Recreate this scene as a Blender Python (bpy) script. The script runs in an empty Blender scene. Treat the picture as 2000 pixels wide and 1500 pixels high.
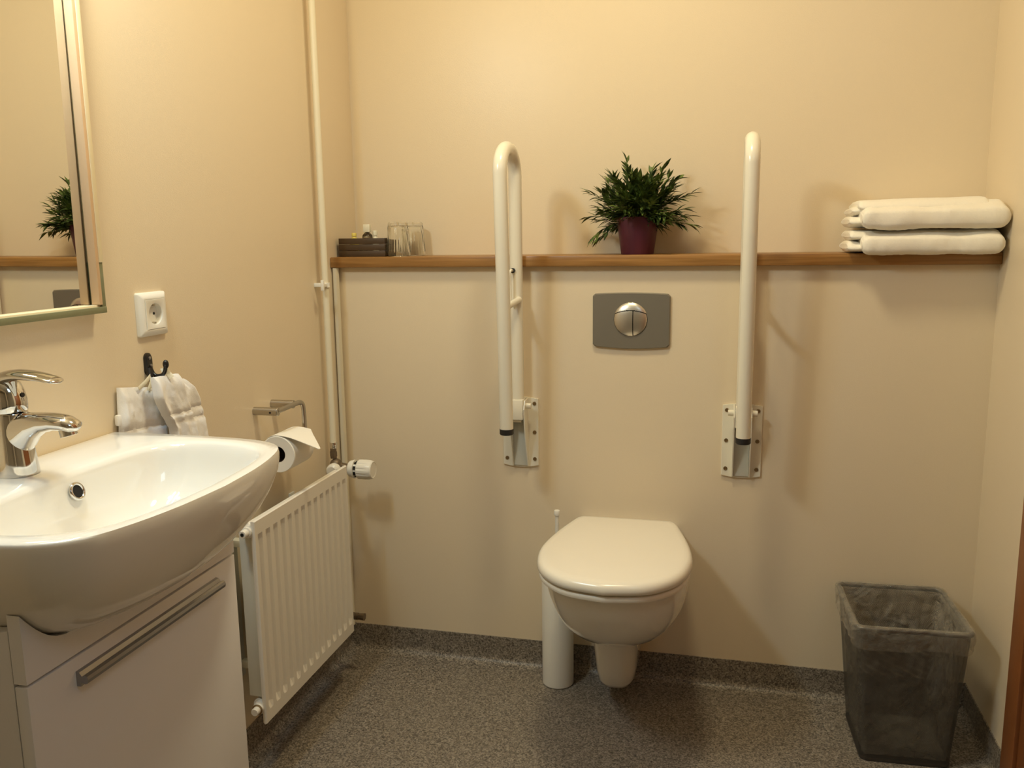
import bpy, bmesh, math, random
from mathutils import Vector, Matrix, noise

random.seed(7)
SC = bpy.context.scene
COL = SC.collection
R = math.radians
PI = math.pi

# ------------------------------------------------------------------ materials
MATS = {}

def new_mat(name):
    m = bpy.data.materials.new(name)
    m.use_nodes = True
    nt = m.node_tree
    b = nt.nodes['Principled BSDF']
    MATS[name] = m
    return m, nt, b

def srgb(r, g, b):
    def f(c):
        c /= 255.0
        return c / 12.92 if c <= 0.04045 else ((c + 0.055) / 1.055) ** 2.4
    return (f(r), f(g), f(b), 1.0)

def simple(name, col, rough=0.5, metal=0.0, spec=0.5, coat=0.0, bump=None, sheen=0.0, var=0.0, varscale=6.0):
    m, nt, b = new_mat(name)
    b.inputs['Base Color'].default_value = col
    b.inputs['Roughness'].default_value = rough
    b.inputs['Metallic'].default_value = metal
    b.inputs['Specular IOR Level'].default_value = spec
    b.inputs['Coat Weight'].default_value = coat
    b.inputs['Coat Roughness'].default_value = 0.05
    b.inputs['Sheen Weight'].default_value = sheen
    tc = nt.nodes.new('ShaderNodeTexCoord')
    if bump:
        sc, st, dist = bump
        n = nt.nodes.new('ShaderNodeTexNoise')
        n.inputs['Scale'].default_value = sc
        n.inputs['Detail'].default_value = 3
        nt.links.new(tc.outputs['Object'], n.inputs['Vector'])
        bp = nt.nodes.new('ShaderNodeBump')
        bp.inputs['Strength'].default_value = st
        bp.inputs['Distance'].default_value = dist
        nt.links.new(n.outputs['Fac'], bp.inputs['Height'])
        nt.links.new(bp.outputs['Normal'], b.inputs['Normal'])
    # a little natural colour variation
    n2 = nt.nodes.new('ShaderNodeTexNoise')
    n2.inputs['Scale'].default_value = varscale
    n2.inputs['Detail'].default_value = 4
    nt.links.new(tc.outputs['Object'], n2.inputs['Vector'])
    mr = nt.nodes.new('ShaderNodeMapRange')
    mr.inputs['To Min'].default_value = 1 - var
    mr.inputs['To Max'].default_value = 1 + var
    nt.links.new(n2.outputs['Fac'], mr.inputs['Value'])
    mx = nt.nodes.new('ShaderNodeVectorMath')
    mx.operation = 'SCALE'
    mx.inputs[0].default_value = col[:3]
    nt.links.new(mr.outputs['Result'], mx.inputs['Scale'])
    nt.links.new(mx.outputs['Vector'], b.inputs['Base Color'])
    return m

WALLC = srgb(232, 215, 187)
simple('wall_paint', WALLC, 0.30, spec=0.22, bump=(420, 0.12, 0.002), var=0.012, varscale=3)
simple('ceiling_paint', srgb(240, 236, 226), 0.7, var=0.01)
simple('ceramic', srgb(244, 240, 232), 0.07, spec=0.6, coat=0.35)
simple('white_plastic', srgb(240, 236, 226), 0.28, spec=0.5)
simple('toilet_plastic', srgb(242, 234, 218), 0.22, spec=0.5)
simple('cream_plastic', srgb(238, 230, 206), 0.3)
simple('cabinet_white', srgb(236, 235, 238), 0.35, spec=0.4, var=0.01)
simple('white_enamel', srgb(236, 230, 219), 0.3, spec=0.5)
simple('bar_enamel', srgb(236, 229, 211), 0.25, spec=0.5, coat=0.2)
simple('grey_enamel', srgb(214, 212, 200), 0.4)
simple('pipe_paint', srgb(234, 225, 200), 0.35, spec=0.45)
simple('chrome', (0.72, 0.71, 0.69, 1), 0.06, metal=1.0)
simple('steel', (0.50, 0.47, 0.42, 1), 0.28, metal=1.0)
simple('alu', (0.36, 0.36, 0.38, 1), 0.36, metal=1.0)
simple('brass', (0.36, 0.27, 0.16, 1), 0.4, metal=1.0)
simple('brass_dull', (0.20, 0.15, 0.10, 1), 0.5, metal=0.7)
simple('satin_plate', srgb(140, 134, 122), 0.45, metal=0.5, bump=(900, 0.06, 0.001))
simple('satin_button', (0.66, 0.62, 0.54, 1), 0.32, metal=0.9)
simple('black', (0.010, 0.009, 0.009, 1), 0.3)
simple('black_rubber', (0.012, 0.011, 0.011, 1), 0.55)
simple('dark_hole', (0.006, 0.005, 0.005, 1), 0.8)
simple('dark_wood', srgb(72, 54, 34), 0.5, bump=(60, 0.2, 0.002), var=0.25, varscale=40)
simple('paper', srgb(246, 240, 228), 0.9, spec=0.1, bump=(300, 0.15, 0.001))
simple('cardboard', srgb(60, 42, 28), 0.9)
simple('towel', srgb(248, 241, 226), 0.95, spec=0.1, bump=(420, 0.35, 0.0012), sheen=0.25, var=0.03, varscale=220)
simple('hand_towel', srgb(246, 243, 240), 0.95, spec=0.1, bump=(520, 0.35, 0.0010), sheen=0.25, var=0.03, varscale=260)
simple('ribbon', srgb(232, 222, 196), 0.8, bump=(900, 0.4, 0.001))
simple('pot', srgb(92, 44, 57), 0.38, spec=0.3)
simple('soil', srgb(30, 26, 18), 0.95)
simple('pale_frame', srgb(226, 190, 150), 0.45, bump=(120, 0.1, 0.001), var=0.05, varscale=30)
simple('cream_frame', srgb(244, 228, 190), 0.4, var=0.02)
simple('green_frame', srgb(128, 128, 96), 0.5, var=0.08, varscale=120)
simple('door_wood', srgb(150, 92, 50), 0.4, bump=(80, 0.15, 0.002), var=0.15, varscale=20)
simple('mirror_glass', (0.84, 0.84, 0.80, 1), 0.006, metal=1.0)
simple('soap_yellow', srgb(222, 200, 96), 0.4)
simple('bottle_cap', srgb(228, 220, 196), 0.35)

def leaf_mat(name, c1, c2):
    m, nt, b = new_mat(name)
    tc = nt.nodes.new('ShaderNodeTexCoord')
    n = nt.nodes.new('ShaderNodeTexNoise')
    n.inputs['Scale'].default_value = 45
    n.inputs['Detail'].default_value = 2
    nt.links.new(tc.outputs['Object'], n.inputs['Vector'])
    cr = nt.nodes.new('ShaderNodeValToRGB')
    cr.color_ramp.elements[0].position = 0.35
    cr.color_ramp.elements[0].color = c1
    cr.color_ramp.elements[1].position = 0.68
    cr.color_ramp.elements[1].color = c2
    nt.links.new(n.outputs['Fac'], cr.inputs['Fac'])
    nt.links.new(cr.outputs['Color'], b.inputs['Base Color'])
    b.inputs['Roughness'].default_value = 0.45
    b.inputs['Specular IOR Level'].default_value = 0.35
    return m
leaf_mat('leaf', srgb(32, 50, 24), srgb(112, 132, 62))

def wood_mat(name, c1, c2, axis='X'):
    m, nt, b = new_mat(name)
    tc = nt.nodes.new('ShaderNodeTexCoord')
    mp = nt.nodes.new('ShaderNodeMapping')
    mp.inputs['Scale'].default_value = (2.0, 28, 60) if axis == 'X' else (40, 28, 2.0)
    nt.links.new(tc.outputs['Object'], mp.inputs['Vector'])
    n = nt.nodes.new('ShaderNodeTexNoise')
    n.inputs['Scale'].default_value = 2.2
    n.inputs['Detail'].default_value = 6
    n.inputs['Roughness'].default_value = 0.6
    nt.links.new(mp.outputs['Vector'], n.inputs['Vector'])
    cr = nt.nodes.new('ShaderNodeValToRGB')
    cr.color_ramp.elements[0].position = 0.3
    cr.color_ramp.elements[0].color = c1
    cr.color_ramp.elements[1].position = 0.7
    cr.color_ramp.elements[1].color = c2
    nt.links.new(n.outputs['Fac'], cr.inputs['Fac'])
    nt.links.new(cr.outputs['Color'], b.inputs['Base Color'])
    b.inputs['Roughness'].default_value = 0.38
    return m
wood_mat('oak', srgb(132, 92, 46), srgb(176, 130, 74))

def vinyl():
    m, nt, b = new_mat('vinyl')
    tc = nt.nodes.new('ShaderNodeTexCoord')
    v = nt.nodes.new('ShaderNodeTexVoronoi')
    v.inputs['Scale'].default_value = 330
    nt.links.new(tc.outputs['Object'], v.inputs['Vector'])
    sep = nt.nodes.new('ShaderNodeSeparateColor')
    nt.links.new(v.outputs['Color'], sep.inputs['Color'])
    n = nt.nodes.new('ShaderNodeTexNoise')
    n.inputs['Scale'].default_value = 120
    n.inputs['Detail'].default_value = 3
    nt.links.new(tc.outputs['Object'], n.inputs['Vector'])
    ad = nt.nodes.new('ShaderNodeMath')
    ad.operation = 'MULTIPLY_ADD'
    ad.inputs[1].default_value = 0.65
    nt.links.new(sep.outputs['Red'], ad.inputs[0])
    sub = nt.nodes.new('ShaderNodeMath')
    sub.operation = 'MULTIPLY'
    sub.inputs[1].default_value = 0.4
    nt.links.new(n.outputs['Fac'], sub.inputs[0])
    nt.links.new(sub.outputs[0], ad.inputs[2])
    cr = nt.nodes.new('ShaderNodeValToRGB')
    e = cr.color_ramp.elements
    e[0].position = 0.12
    e[0].color = srgb(62, 57, 50)
    e[1].position = 0.9
    e[1].color = srgb(168, 157, 142)
    e2 = cr.color_ramp.elements.new(0.38)
    e2.color = srgb(112, 103, 93)
    e3 = cr.color_ramp.elements.new(0.6)
    e3.color = srgb(136, 126, 113)
    nt.links.new(ad.outputs[0], cr.inputs['Fac'])
    nt.links.new(cr.outputs['Color'], b.inputs['Base Color'])
    b.inputs['Roughness'].default_value = 0.42
    b.inputs['Specular IOR Level'].default_value = 0.4
    bp = nt.nodes.new('ShaderNodeBump')
    bp.inputs['Strength'].default_value = 0.25
    bp.inputs['Distance'].default_value = 0.001
    nt.links.new(n.outputs['Fac'], bp.inputs['Height'])
    nt.links.new(bp.outputs['Normal'], b.inputs['Normal'])
vinyl()

def glass(name, tint, rough=0.0, mixfac=None):
    m, nt, b = new_mat(name)
    b.inputs['Base Color'].default_value = tint
    b.inputs['Roughness'].default_value = rough
    b.inputs['Transmission Weight'].default_value = 1.0
    b.inputs['IOR'].default_value = 1.45
    return m
glass('tumbler_glass', (0.97, 0.97, 0.94, 1))
glass('bottle_clear', (0.93, 0.92, 0.80, 1), 0.08)

def film():
    m, nt, b = new_mat('plastic_film')
    out = nt.nodes['Material Output']
    tr = nt.nodes.new('ShaderNodeBsdfTransparent')
    tr.inputs['Color'].default_value = (0.93, 0.92, 0.90, 1)
    b.inputs['Base Color'].default_value = srgb(206, 198, 182)
    b.inputs['Roughness'].default_value = 0.07
    b.inputs['Specular IOR Level'].default_value = 1.0
    tc = nt.nodes.new('ShaderNodeTexCoord')
    n = nt.nodes.new('ShaderNodeTexNoise')
    n.inputs['Scale'].default_value = 17
    n.inputs['Detail'].default_value = 5
    n.inputs['Distortion'].default_value = 1.2
    nt.links.new(tc.outputs['Object'], n.inputs['Vector'])
    bp = nt.nodes.new('ShaderNodeBump')
    bp.inputs['Strength'].default_value = 0.9
    bp.inputs['Distance'].default_value = 0.03
    nt.links.new(n.outputs['Fac'], bp.inputs['Height'])
    nt.links.new(bp.outputs['Normal'], b.inputs['Normal'])
    mix = nt.nodes.new('ShaderNodeMixShader')
    lw = nt.nodes.new('ShaderNodeLayerWeight')
    lw.inputs['Blend'].default_value = 0.25
    nt.links.new(bp.outputs['Normal'], lw.inputs['Normal'])
    mr = nt.nodes.new('ShaderNodeMapRange')
    mr.inputs['To Min'].default_value = 0.18
    mr.inputs['To Max'].default_value = 0.70
    nt.links.new(lw.outputs['Facing'], mr.inputs['Value'])
    nt.links.new(mr.outputs['Result'], mix.inputs['Fac'])
    nt.links.new(tr.outputs[0], mix.inputs[1])
    nt.links.new(b.outputs[0], mix.inputs[2])
    nt.links.new(mix.outputs[0], out.inputs['Surface'])
film()

def wire_mesh():
    # expanded-metal mesh: diamond openings about 3 mm across in a thin steel sheet
    m, nt, b = new_mat('wire_mesh')
    out = nt.nodes['Material Output']
    b.inputs['Base Color'].default_value = (0.085, 0.078, 0.068, 1)
    b.inputs['Metallic'].default_value = 0.4
    b.inputs['Roughness'].default_value = 0.5
    tc = nt.nodes.new('ShaderNodeTexCoord')
    sx = nt.nodes.new('ShaderNodeSeparateXYZ')
    nt.links.new(tc.outputs['Object'], sx.inputs[0])
    h = nt.nodes.new('ShaderNodeMath')
    h.operation = 'ADD'
    nt.links.new(sx.outputs['X'], h.inputs[0])
    nt.links.new(sx.outputs['Y'], h.inputs[1])
    def strand(sign):
        a = nt.nodes.new('ShaderNodeMath')
        a.operation = 'MULTIPLY_ADD'
        a.inputs[1].default_value = sign * 1.5
        nt.links.new(sx.outputs['Z'], a.inputs[0])
        nt.links.new(h.outputs[0], a.inputs[2])
        s = nt.nodes.new('ShaderNodeMath')
        s.operation = 'MULTIPLY'
        s.inputs[1].default_value = 1 / 0.0042
        nt.links.new(a.outputs[0], s.inputs[0])
        f = nt.nodes.new('ShaderNodeMath')
        f.operation = 'FRACT'
        nt.links.new(s.outputs[0], f.inputs[0])
        g = nt.nodes.new('ShaderNodeMath')
        g.operation = 'LESS_THAN'
        g.inputs[1].default_value = 0.36
        nt.links.new(f.outputs[0], g.inputs[0])
        return g
    g1, g2 = strand(1), strand(-1)
    mxm = nt.nodes.new('ShaderNodeMath')
    mxm.operation = 'MAXIMUM'
    nt.links.new(g1.outputs[0], mxm.inputs[0])
    nt.links.new(g2.outputs[0], mxm.inputs[1])
    tr = nt.nodes.new('ShaderNodeBsdfTransparent')
    mix = nt.nodes.new('ShaderNodeMixShader')
    nt.links.new(mxm.outputs[0], mix.inputs['Fac'])
    nt.links.new(tr.outputs[0], mix.inputs[1])
    nt.links.new(b.outputs[0], mix.inputs[2])
    nt.links.new(mix.outputs[0], out.inputs['Surface'])
wire_mesh()
simple('bin_steel', (0.12, 0.11, 0.10, 1), 0.38, metal=0.8)

# ------------------------------------------------------------------ object helpers
ORIGIN = {}

def tag(o, label=None, cat=None, group=None, kind=None):
    if label: o['label'] = label
    if cat: o['category'] = cat
    if group: o['group'] = group
    if kind: o['kind'] = kind
    return o

def thing(name, label, cat, loc, group=None):
    o = bpy.data.objects.new(name, None)
    o.empty_display_size = 0.05
    COL.objects.link(o)
    o.location = loc
    ORIGIN[o.name] = Vector(loc)
    return tag(o, label, cat, group)

def obj(name, bm, mat, parent=None, loc=None, smooth=True, angle=38, label=None):
    """bm is in world coordinates; it becomes ONE mesh object."""
    bmesh.ops.recalc_face_normals(bm, faces=bm.faces[:])
    if parent is not None:
        org = ORIGIN[parent.name]
    else:
        org = Vector(loc) if loc is not None else Vector((0, 0, 0))
    bmesh.ops.translate(bm, verts=bm.verts[:], vec=-org)
    me = bpy.data.meshes.new(name)
    bm.to_mesh(me)
    bm.free()
    me.materials.append(MATS[mat])
    if smooth:
        for p in me.polygons:
            p.use_smooth = True
        me.set_sharp_from_angle(angle=R(angle))
    o = bpy.data.objects.new(name, me)
    COL.objects.link(o)
    if parent is not None:
        o.parent = parent
    else:
        o.location = org
    ORIGIN[o.name] = org
    if label: o['label'] = label
    return o

def struct(name, bm, mat, parent=None, **k):
    o = obj(name, bm, mat, parent, **k)
    if parent is None:
        o['kind'] = 'structure'
    return o

def BM():
    return bmesh.new()

def rbox(bm, lo, hi, bev=0.0, seg=2, rot=None):
    lo, hi = Vector(lo), Vector(hi)
    c = (lo + hi) / 2
    s = hi - lo
    r = bmesh.ops.create_cube(bm, size=1.0)
    vs = r['verts']
    for v in vs:
        v.co = Vector((v.co.x * s.x, v.co.y * s.y, v.co.z * s.z))
    if bev > 0:
        es = list({e for v in vs for e in v.link_edges})
        rr = bmesh.ops.bevel(bm, geom=es, offset=bev, segments=seg, profile=0.5, affect='EDGES')
        vs = list({v for f in rr['faces'] for v in f.verts} | {v for v in vs if v.is_valid})
    for v in vs:
        if rot is not None:
            v.co = rot @ v.co
        v.co += c
    return bm

def loft(bm, rings, cap0=True, cap1=True, closed=True):
    vr = [[bm.verts.new(p) for p in ring] for ring in rings]
    n = len(vr[0])
    for a, b in zip(vr[:-1], vr[1:]):
        for i in range(n if closed else n - 1):
            j = (i + 1) % n
            bm.faces.new((a[i], a[j], b[j], b[i]))
    if cap0: bm.faces.new(vr[0][::-1])
    if cap1: bm.faces.new(vr[-1])
    return vr

def tube(bm, pts, rad, n=12, cap=True, flat=None, up=None):
    """sweep a circle (or ellipse: flat = (w, h)) along pts; rad may be a list"""
    pts = [Vector(p) for p in pts]
    m = len(pts)
    rads = rad if isinstance(rad, (list, tuple)) else [rad] * m
    tan = []
    for i in range(m):
        a = pts[max(i - 1, 0)]
        b = pts[min(i + 1, m - 1)]
        tan.append((b - a).normalized())
    ref = Vector(up) if up is not None else (Vector((0, 0, 1)) if abs(tan[0].z) < 0.9 else Vector((0, 1, 0)))
    u = (ref - tan[0] * ref.dot(tan[0])).normalized()
    rings = []
    for i in range(m):
        u = (u - tan[i] * u.dot(tan[i]))
        u.normalize()
        w = tan[i].cross(u)
        ring = []
        for k in range(n):
            t = 2 * PI * k / n
            if flat:
                fw, fh = flat[i] if isinstance(flat[0], (list, tuple)) else flat
                ring.append(pts[i] + w * math.cos(t) * fw + u * math.sin(t) * fh)
            else:
                ring.append(pts[i] + (w * math.cos(t) + u * math.sin(t)) * rads[i])
        rings.append(ring)
    loft(bm, rings, cap, cap)
    return bm

def lathe(bm, prof, origin, axis='Z', n=40, cap0=True, cap1=True):
    o = Vector(origin)
    rings = []
    for r, h in prof:
        ring = []
        for k in range(n):
            t = 2 * PI * k / n
            a, b = r * math.cos(t), r * math.sin(t)
            if axis == 'Z': p = Vector((a, b, h))
            elif axis == 'X': p = Vector((h, a, b))
            else: p = Vector((b, h, a))
            ring.append(o + p)
        rings.append(ring)
    loft(bm, rings, cap0, cap1)
    return bm

def catmull(pts, per=8, closed=False):
    pts = [Vector(p) for p in pts]
    n = len(pts)
    out = []
    rng = range(n) if closed else range(n - 1)
    for i in rng:
        if closed:
            p0, p1, p2, p3 = pts[i - 1], pts[i], pts[(i + 1) % n], pts[(i + 2) % n]
        else:
            p0, p1, p2, p3 = pts[max(i - 1, 0)], pts[i], pts[i + 1], pts[min(i + 2, n - 1)]
        for k in range(per):
            t = k / per
            out.append(0.5 * ((2 * p1) + (-p0 + p2) * t + (2 * p0 - 5 * p1 + 4 * p2 - p3) * t * t + (-p0 + 3 * p1 - 3 * p2 + p3) * t ** 3))
    if not closed:
        out.append(pts[-1])
    return out

def rrect(cx, cy, hx, hy, rad, z, seg=6):
    """rounded rectangle ring in XY"""
    out = []
    for (sx, sy, a0) in ((1, 1, 0), (-1, 1, 90), (-1, -1, 180), (1, -1, 270)):
        for k in range(seg + 1):
            t = R(a0 + 90 * k / seg)
            out.append(Vector((cx + sx * (hx - rad) + rad * math.cos(t), cy + sy * (hy - rad) + rad * math.sin(t), z)))
    return out

def extrude_poly(bm, poly, vec):
    """prism from a planar polygon (list of Vectors)"""
    vec = Vector(vec)
    a = [bm.verts.new(p) for p in poly]
    b = [bm.verts.new(Vector(p) + vec) for p in poly]
    n = len(poly)
    bm.faces.new(a[::-1])
    bm.faces.new(b)
    for i in range(n):
        j = (i + 1) % n
        bm.faces.new((a[i], a[j], b[j], b[i]))
    return bm

def lerp(a, b, t):
    return a + (b - a) * t

def interp(x, xs, ys):
    if x <= xs[0]: return ys[0]
    for i in range(len(xs) - 1):
        if x <= xs[i + 1]:
            return lerp(ys[i], ys[i + 1], (x - xs[i]) / (xs[i + 1] - xs[i]))
    return ys[-1]

# ------------------------------------------------------------------ the room
W = 1.652          # room width
YB = 0.16          # upper back wall (recess above the ledge)
YF = -3.1          # wall behind the camera
ZC = 2.42          # ceiling
T = 0.10
ZS = 1.112         # underside of the shelf

struct('floor', rbox(BM(), (-T, YF - 1.3, -0.1), (W + 1.2, YB + T, 0.0)), 'vinyl', smooth=False)
struct('ceiling', rbox(BM(), (-T, YF - 1.3, ZC), (W + 1.2, YB + T, ZC + 0.1)), 'ceiling_paint', smooth=False)
struct('wall_left', rbox(BM(), (-T, YF, 0), (0, YB, ZC)), 'wall_paint', smooth=False)
struct('wall_right', rbox(BM(), (W, -1.60, 0), (W + T, YB, ZC)), 'wall_paint', smooth=False)
struct('wall_back', rbox(BM(), (-T, YB, 0), (W + T, YB + T, ZC)), 'wall_paint', smooth=False)
struct('wall_lower', rbox(BM(), (0, 0, 0), (W, YB, ZS)), 'wall_paint', smooth=False)
# wall behind the camera with an added opening that cuts bounced light
bm = BM()
rbox(bm, (-T, YF - T, 0), (0.12, YF, ZC))
rbox(bm, (1.45, YF - T, 0), (W + T, YF, ZC))
rbox(bm, (0.12, YF - T, 2.10), (1.45, YF, ZC))
struct('wall_front', bm, 'wall_paint', smooth=False)

struct('wall_added_right', rbox(BM(), (W + 1.1, YF - 1.3, 0), (W + 1.2, -1.2, ZC)), 'wall_paint', smooth=False)  # added unseen wall, gives the chrome tap something dim to reflect
struct('wall_added_far', rbox(BM(), (-T, YF - 1.3, 0), (W + 1.1, YF - 1.2, ZC)), 'wall_paint', smooth=False)  # added unseen wall, keeps reflections through the rear opening from going black

# coved vinyl skirting turned up the walls
def cove(name, p0, p1, nrm):
    p0, p1, nrm = Vector(p0), Vector(p1), Vector(nrm)
    rad, h, th = 0.022, 0.079, 0.003
    prof = []
    prof.append((0.0, h))
    prof.append((th, h))
    for k in range(9):
        t = PI / 2 * k / 8
        prof.append((th + rad - rad * math.cos(t), rad + 0.0015 - rad * math.sin(t)))
    prof.append((th + rad + 0.006, 0.0004))
    prof.append((0.0, 0.0004))
    bm = BM()
    rings = []
    for p in (p0, p1):
        rings.append([p + nrm * a + Vector((0, 0, b)) for a, b in prof])
    loft(bm, rings)
    struct(name, bm, 'vinyl')
cove('baseboard_back', (0, 0, 0), (W, 0, 0), (0, -1, 0))
cove('baseboard_left', (0, YF, 0), (0, 0, 0), (1, 0, 0))
cove('baseboard_right', (W, -0.338, 0), (W, 0, 0), (-1, 0, 0))

# timber door in the right-hand wall: only the edge of its casing is in the photograph
bm = BM()
rbox(bm, (W - 0.016, -0.408, 0), (W, -0.338, 2.08), 0.002)
struct('trim_1', bm, 'door_wood')
bm = BM()
rbox(bm, (W - 0.016, -1.31, 0), (W, -1.24, 2.08), 0.002)
struct('trim_2', bm, 'door_wood')
bm = BM()
rbox(bm, (W - 0.016, -1.31, 2.08), (W, -0.338, 2.15), 0.002)
struct('trim_3', bm, 'door_wood')
bm = BM()
rbox(bm, (W - 0.008, -1.24, 0.01), (W, -0.408, 2.08), 0.002)
struct('door_1', bm, 'door_wood')

# ------------------------------------------------------------------ oak shelf on the ledge
bm = BM()
rbox(bm, (0.0005, -0.022, ZS), (W - 0.0005, YB, 1.140), 0.003)
tag(obj('shelf', bm, 'oak', loc=(W / 2, 0, ZS)), 'long oak shelf capping the boxed-in wall behind the toilet', 'shelf')
ZT = 1.140

# ------------------------------------------------------------------ heating pipe and corner strip
PX, PY = 0.030, -0.116
t = thing('heating_pipe', 'white painted vertical heating pipe running down to the radiator valve', 'pipe', (PX, PY, 0.62))
bm = BM()
tube(bm, [(PX, PY, 0.648), (PX, PY, 1.2), (PX, PY, ZC)], 0.0086, 16)
obj('pipe', bm, 'pipe_paint', t)
bm = BM()
lathe(bm, [(0.0098, 0), (0.0104, 0.002), (0.0104, 0.014), (0.0098, 0.016)], (PX, PY, 0.634), n=20)
obj('nut', bm, 'chrome', t, label='bright chrome ring at the foot of the pipe')
bm = BM()
rbox(bm, (0.0, PY - 0.006, 1.066), (0.022, PY + 0.006, 1.076), 0.001)
lathe(bm, [(0.0096, -0.006), (0.0118, -0.006), (0.0118, 0.006), (0.0096, 0.006)], (PX, PY, 1.071), n=20)
rbox(bm, (0.034, PY - 0.028, 1.067), (0.039, PY - 0.006, 1.075), 0.001)
rbox(bm, (0.032, PY - 0.032, 1.058), (0.040, PY - 0.026, 1.085), 0.001)
obj('clip', bm, 'white_plastic', t)

bm = BM()  # slim cream round strip standing in the wall corner
tube(bm, [(0.012, -0.012, 0.0785), (0.012, -0.012, ZS - 0.001)], 0.0085, 14)
tag(obj('corner_strip', bm, 'pipe_paint', loc=(0.012, -0.012, 0.08)), 'slim cream upright strip in the wall corner under the left end of the oak shelf', 'pipe')

# ------------------------------------------------------------------ mirror on the left wall
MY1, MZ0, MZ1 = -0.9465, 1.0735, 1.78
MY0 = -1.475
t = thing('wall_mirror', 'framed mirror on the wall above the washbasin reflecting shelf and plant', 'mirror', (0, (MY0 + MY1) / 2, MZ0))
bm = BM()
rot = Matrix.Rotation(R(0.25), 3, 'Z') @ Matrix.Rotation(R(0.22), 3, 'Y')
rbox(bm, (0.004, MY0 + 0.011, MZ0 + 0.011), (0.0095, MY1 - 0.011, MZ1 - 0.011), 0.0, rot=rot)
obj('mirror_glass', bm, 'mirror_glass', t, smooth=False)
bm = BM()
rbox(bm, (0.0, MY0 + 0.004, MZ0 + 0.004), (0.002, MY1 - 0.004, MZ1 - 0.004))
obj('back_panel', bm, 'dark_wood', t, smooth=False)
FX = 0.026
bm = BM()
rbox(bm, (0.0102, MY1 - 0.0105, MZ0 + 0.012), (FX, MY1 - 0.003, MZ1), 0.0006)
obj('side_frame', bm, 'pale_frame', t, label='pale pinkish inner side of the mirror frame')
bm = BM()
rbox(bm, (0.0102, MY0 + 0.003, MZ0 + 0.012), (FX, MY0 + 0.0105, MZ1), 0.0006)
obj('side_frame', bm, 'pale_frame', t)
bm = BM()
rbox(bm, (0.001, MY1 - 0.003, 1.156), (FX + 0.001, MY1 + 0.0065, MZ1), 0.0006)
obj('edge_strip', bm, 'cream_frame', t, label='cream strip along the right edge of the frame')
bm = BM()
rbox(bm, (0.001, MY1 - 0.003, MZ0 - 0.002), (FX - 0.001, MY1 + 0.006, 1.156), 0.0006)
rbox(bm, (FX - 0.005, MY0, MZ0 - 0.002), (FX, MY1 + 0.006, MZ0 + 0.0085), 0.0006)
obj('edge_corner', bm, 'green_frame', t, label='grey green lower edge of the frame')
bm = BM()
rbox(bm, (0.001, MY0 + 0.001, MZ0), (FX - 0.005, MY1 - 0.003, MZ0 + 0.0115), 0.0006)
obj('bottom_rail', bm, 'cream_frame', t, label='cream upper face of the bottom rail')

# ------------------------------------------------------------------ wall socket
SY, SZ = -0.7945, 1.056
t = thing('wall_socket', 'square white wall socket with round recess between mirror and hook', 'socket', (0, SY, SZ - 0.041))
bm = BM()
def ysq(h, x, rad=0.004):
    return [Vector((x, p.x, p.y)) for p in rrect(SY, SZ, h, h, rad, 0, 4)]
loft(bm, [ysq(0.0405, 0.0), ysq(0.0405, 0.005), ysq(0.0395, 0.0075), ysq(0.031, 0.0125), ysq(0.0285, 0.0125), ysq(0.0278, 0.0118), ysq(0.0278, 0.0010)], True, False)
obj('frame', bm, 'white_plastic', t)
# insert plate with round recess
bm = BM()
def ring_sq(x, h, n=48):
    out = []
    for k in range(n):
        a = 2 * PI * k / n
        c, s = math.cos(a), math.sin(a)
        m = max(abs(c), abs(s))
        out.append(Vector((x, SY + h * c / m, SZ + h * s / m)))
    return out
def ring_c(x, r, n=48):
    return [Vector((x, SY + r * math.cos(2 * PI * k / n), SZ + r * math.sin(2 * PI * k / n))) for k in range(n)]
loft(bm, [ring_sq(0.0119, 0.0275), ring_sq(0.0131, 0.0272), ring_c(0.0131, 0.0205), ring_c(0.0125, 0.0195), ring_c(0.0016, 0.0190)], False, True)
obj('insert', bm, 'white_plastic', t)
bm = BM()
for sy in (-0.0095, 0.0095):
    lathe(bm, [(0.0026, 0.0017), (0.0026, 0.0021)], (0, SY + sy, SZ), 'X', 16)
obj('pin_hole', bm, 'dark_hole', t)
for sz in (1, -1):
    bm = BM()
    rbox(bm, (0.003, SY - 0.003, SZ + sz * 0.0165 - 0.0015), (0.011, SY + 0.003, SZ + sz * 0.0165 + 0.0015), 0.0005)
    obj('earth_clip', bm, 'steel', t)

# ------------------------------------------------------------------ black double hook
HY = -0.815
t = thing('coat_hook', 'small black double coat hook holding the two white hand towels', 'hook', (0, HY, 0.94))
bm = BM()
loft(bm, [[Vector((x, HY + p.x * s, 0.964 + p.y * s)) for p in rrect(0, 0, 0.0095, 0.021, 0.0094, 0, 6)] for x, s in ((0.0, 1.0), (0.004, 1.0), (0.0065, 0.8))])
obj('back_plate', bm, 'black', t)
bm = BM()
path = catmull([(0.004, HY, 0.957), (0.010, HY + 0.001, 0.946), (0.019, HY + 0.002, 0.942), (0.029, HY + 0.003, 0.944), (0.035, HY + 0.003, 0.951), (0.037, HY + 0.003, 0.960)], 6)
rr = [lerp(0.0062, 0.0036, min(1, i / 10)) for i in range(len(path))]
tube(bm, path, rr, 12)
bmesh.ops.create_uvsphere(bm, u_segments=16, v_segments=10, radius=0.0066, matrix=Matrix.Translation((0.038, HY + 0.003, 0.964)) @ Matrix.Diagonal((0.8, 0.9, 1.3, 1)))
obj('prong', bm, 'black', t)
bm = BM()
path = catmull([(0.004, HY - 0.002, 0.955), (0.009, HY - 0.006, 0.944), (0.012, HY - 0.008, 0.937), (0.014, HY - 0.009, 0.931)], 6)
tube(bm, path, [lerp(0.0065, 0.0036, i / (len(path) - 1)) for i in range(len(path))], 12)
obj('prong', bm, 'black', t)
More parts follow.
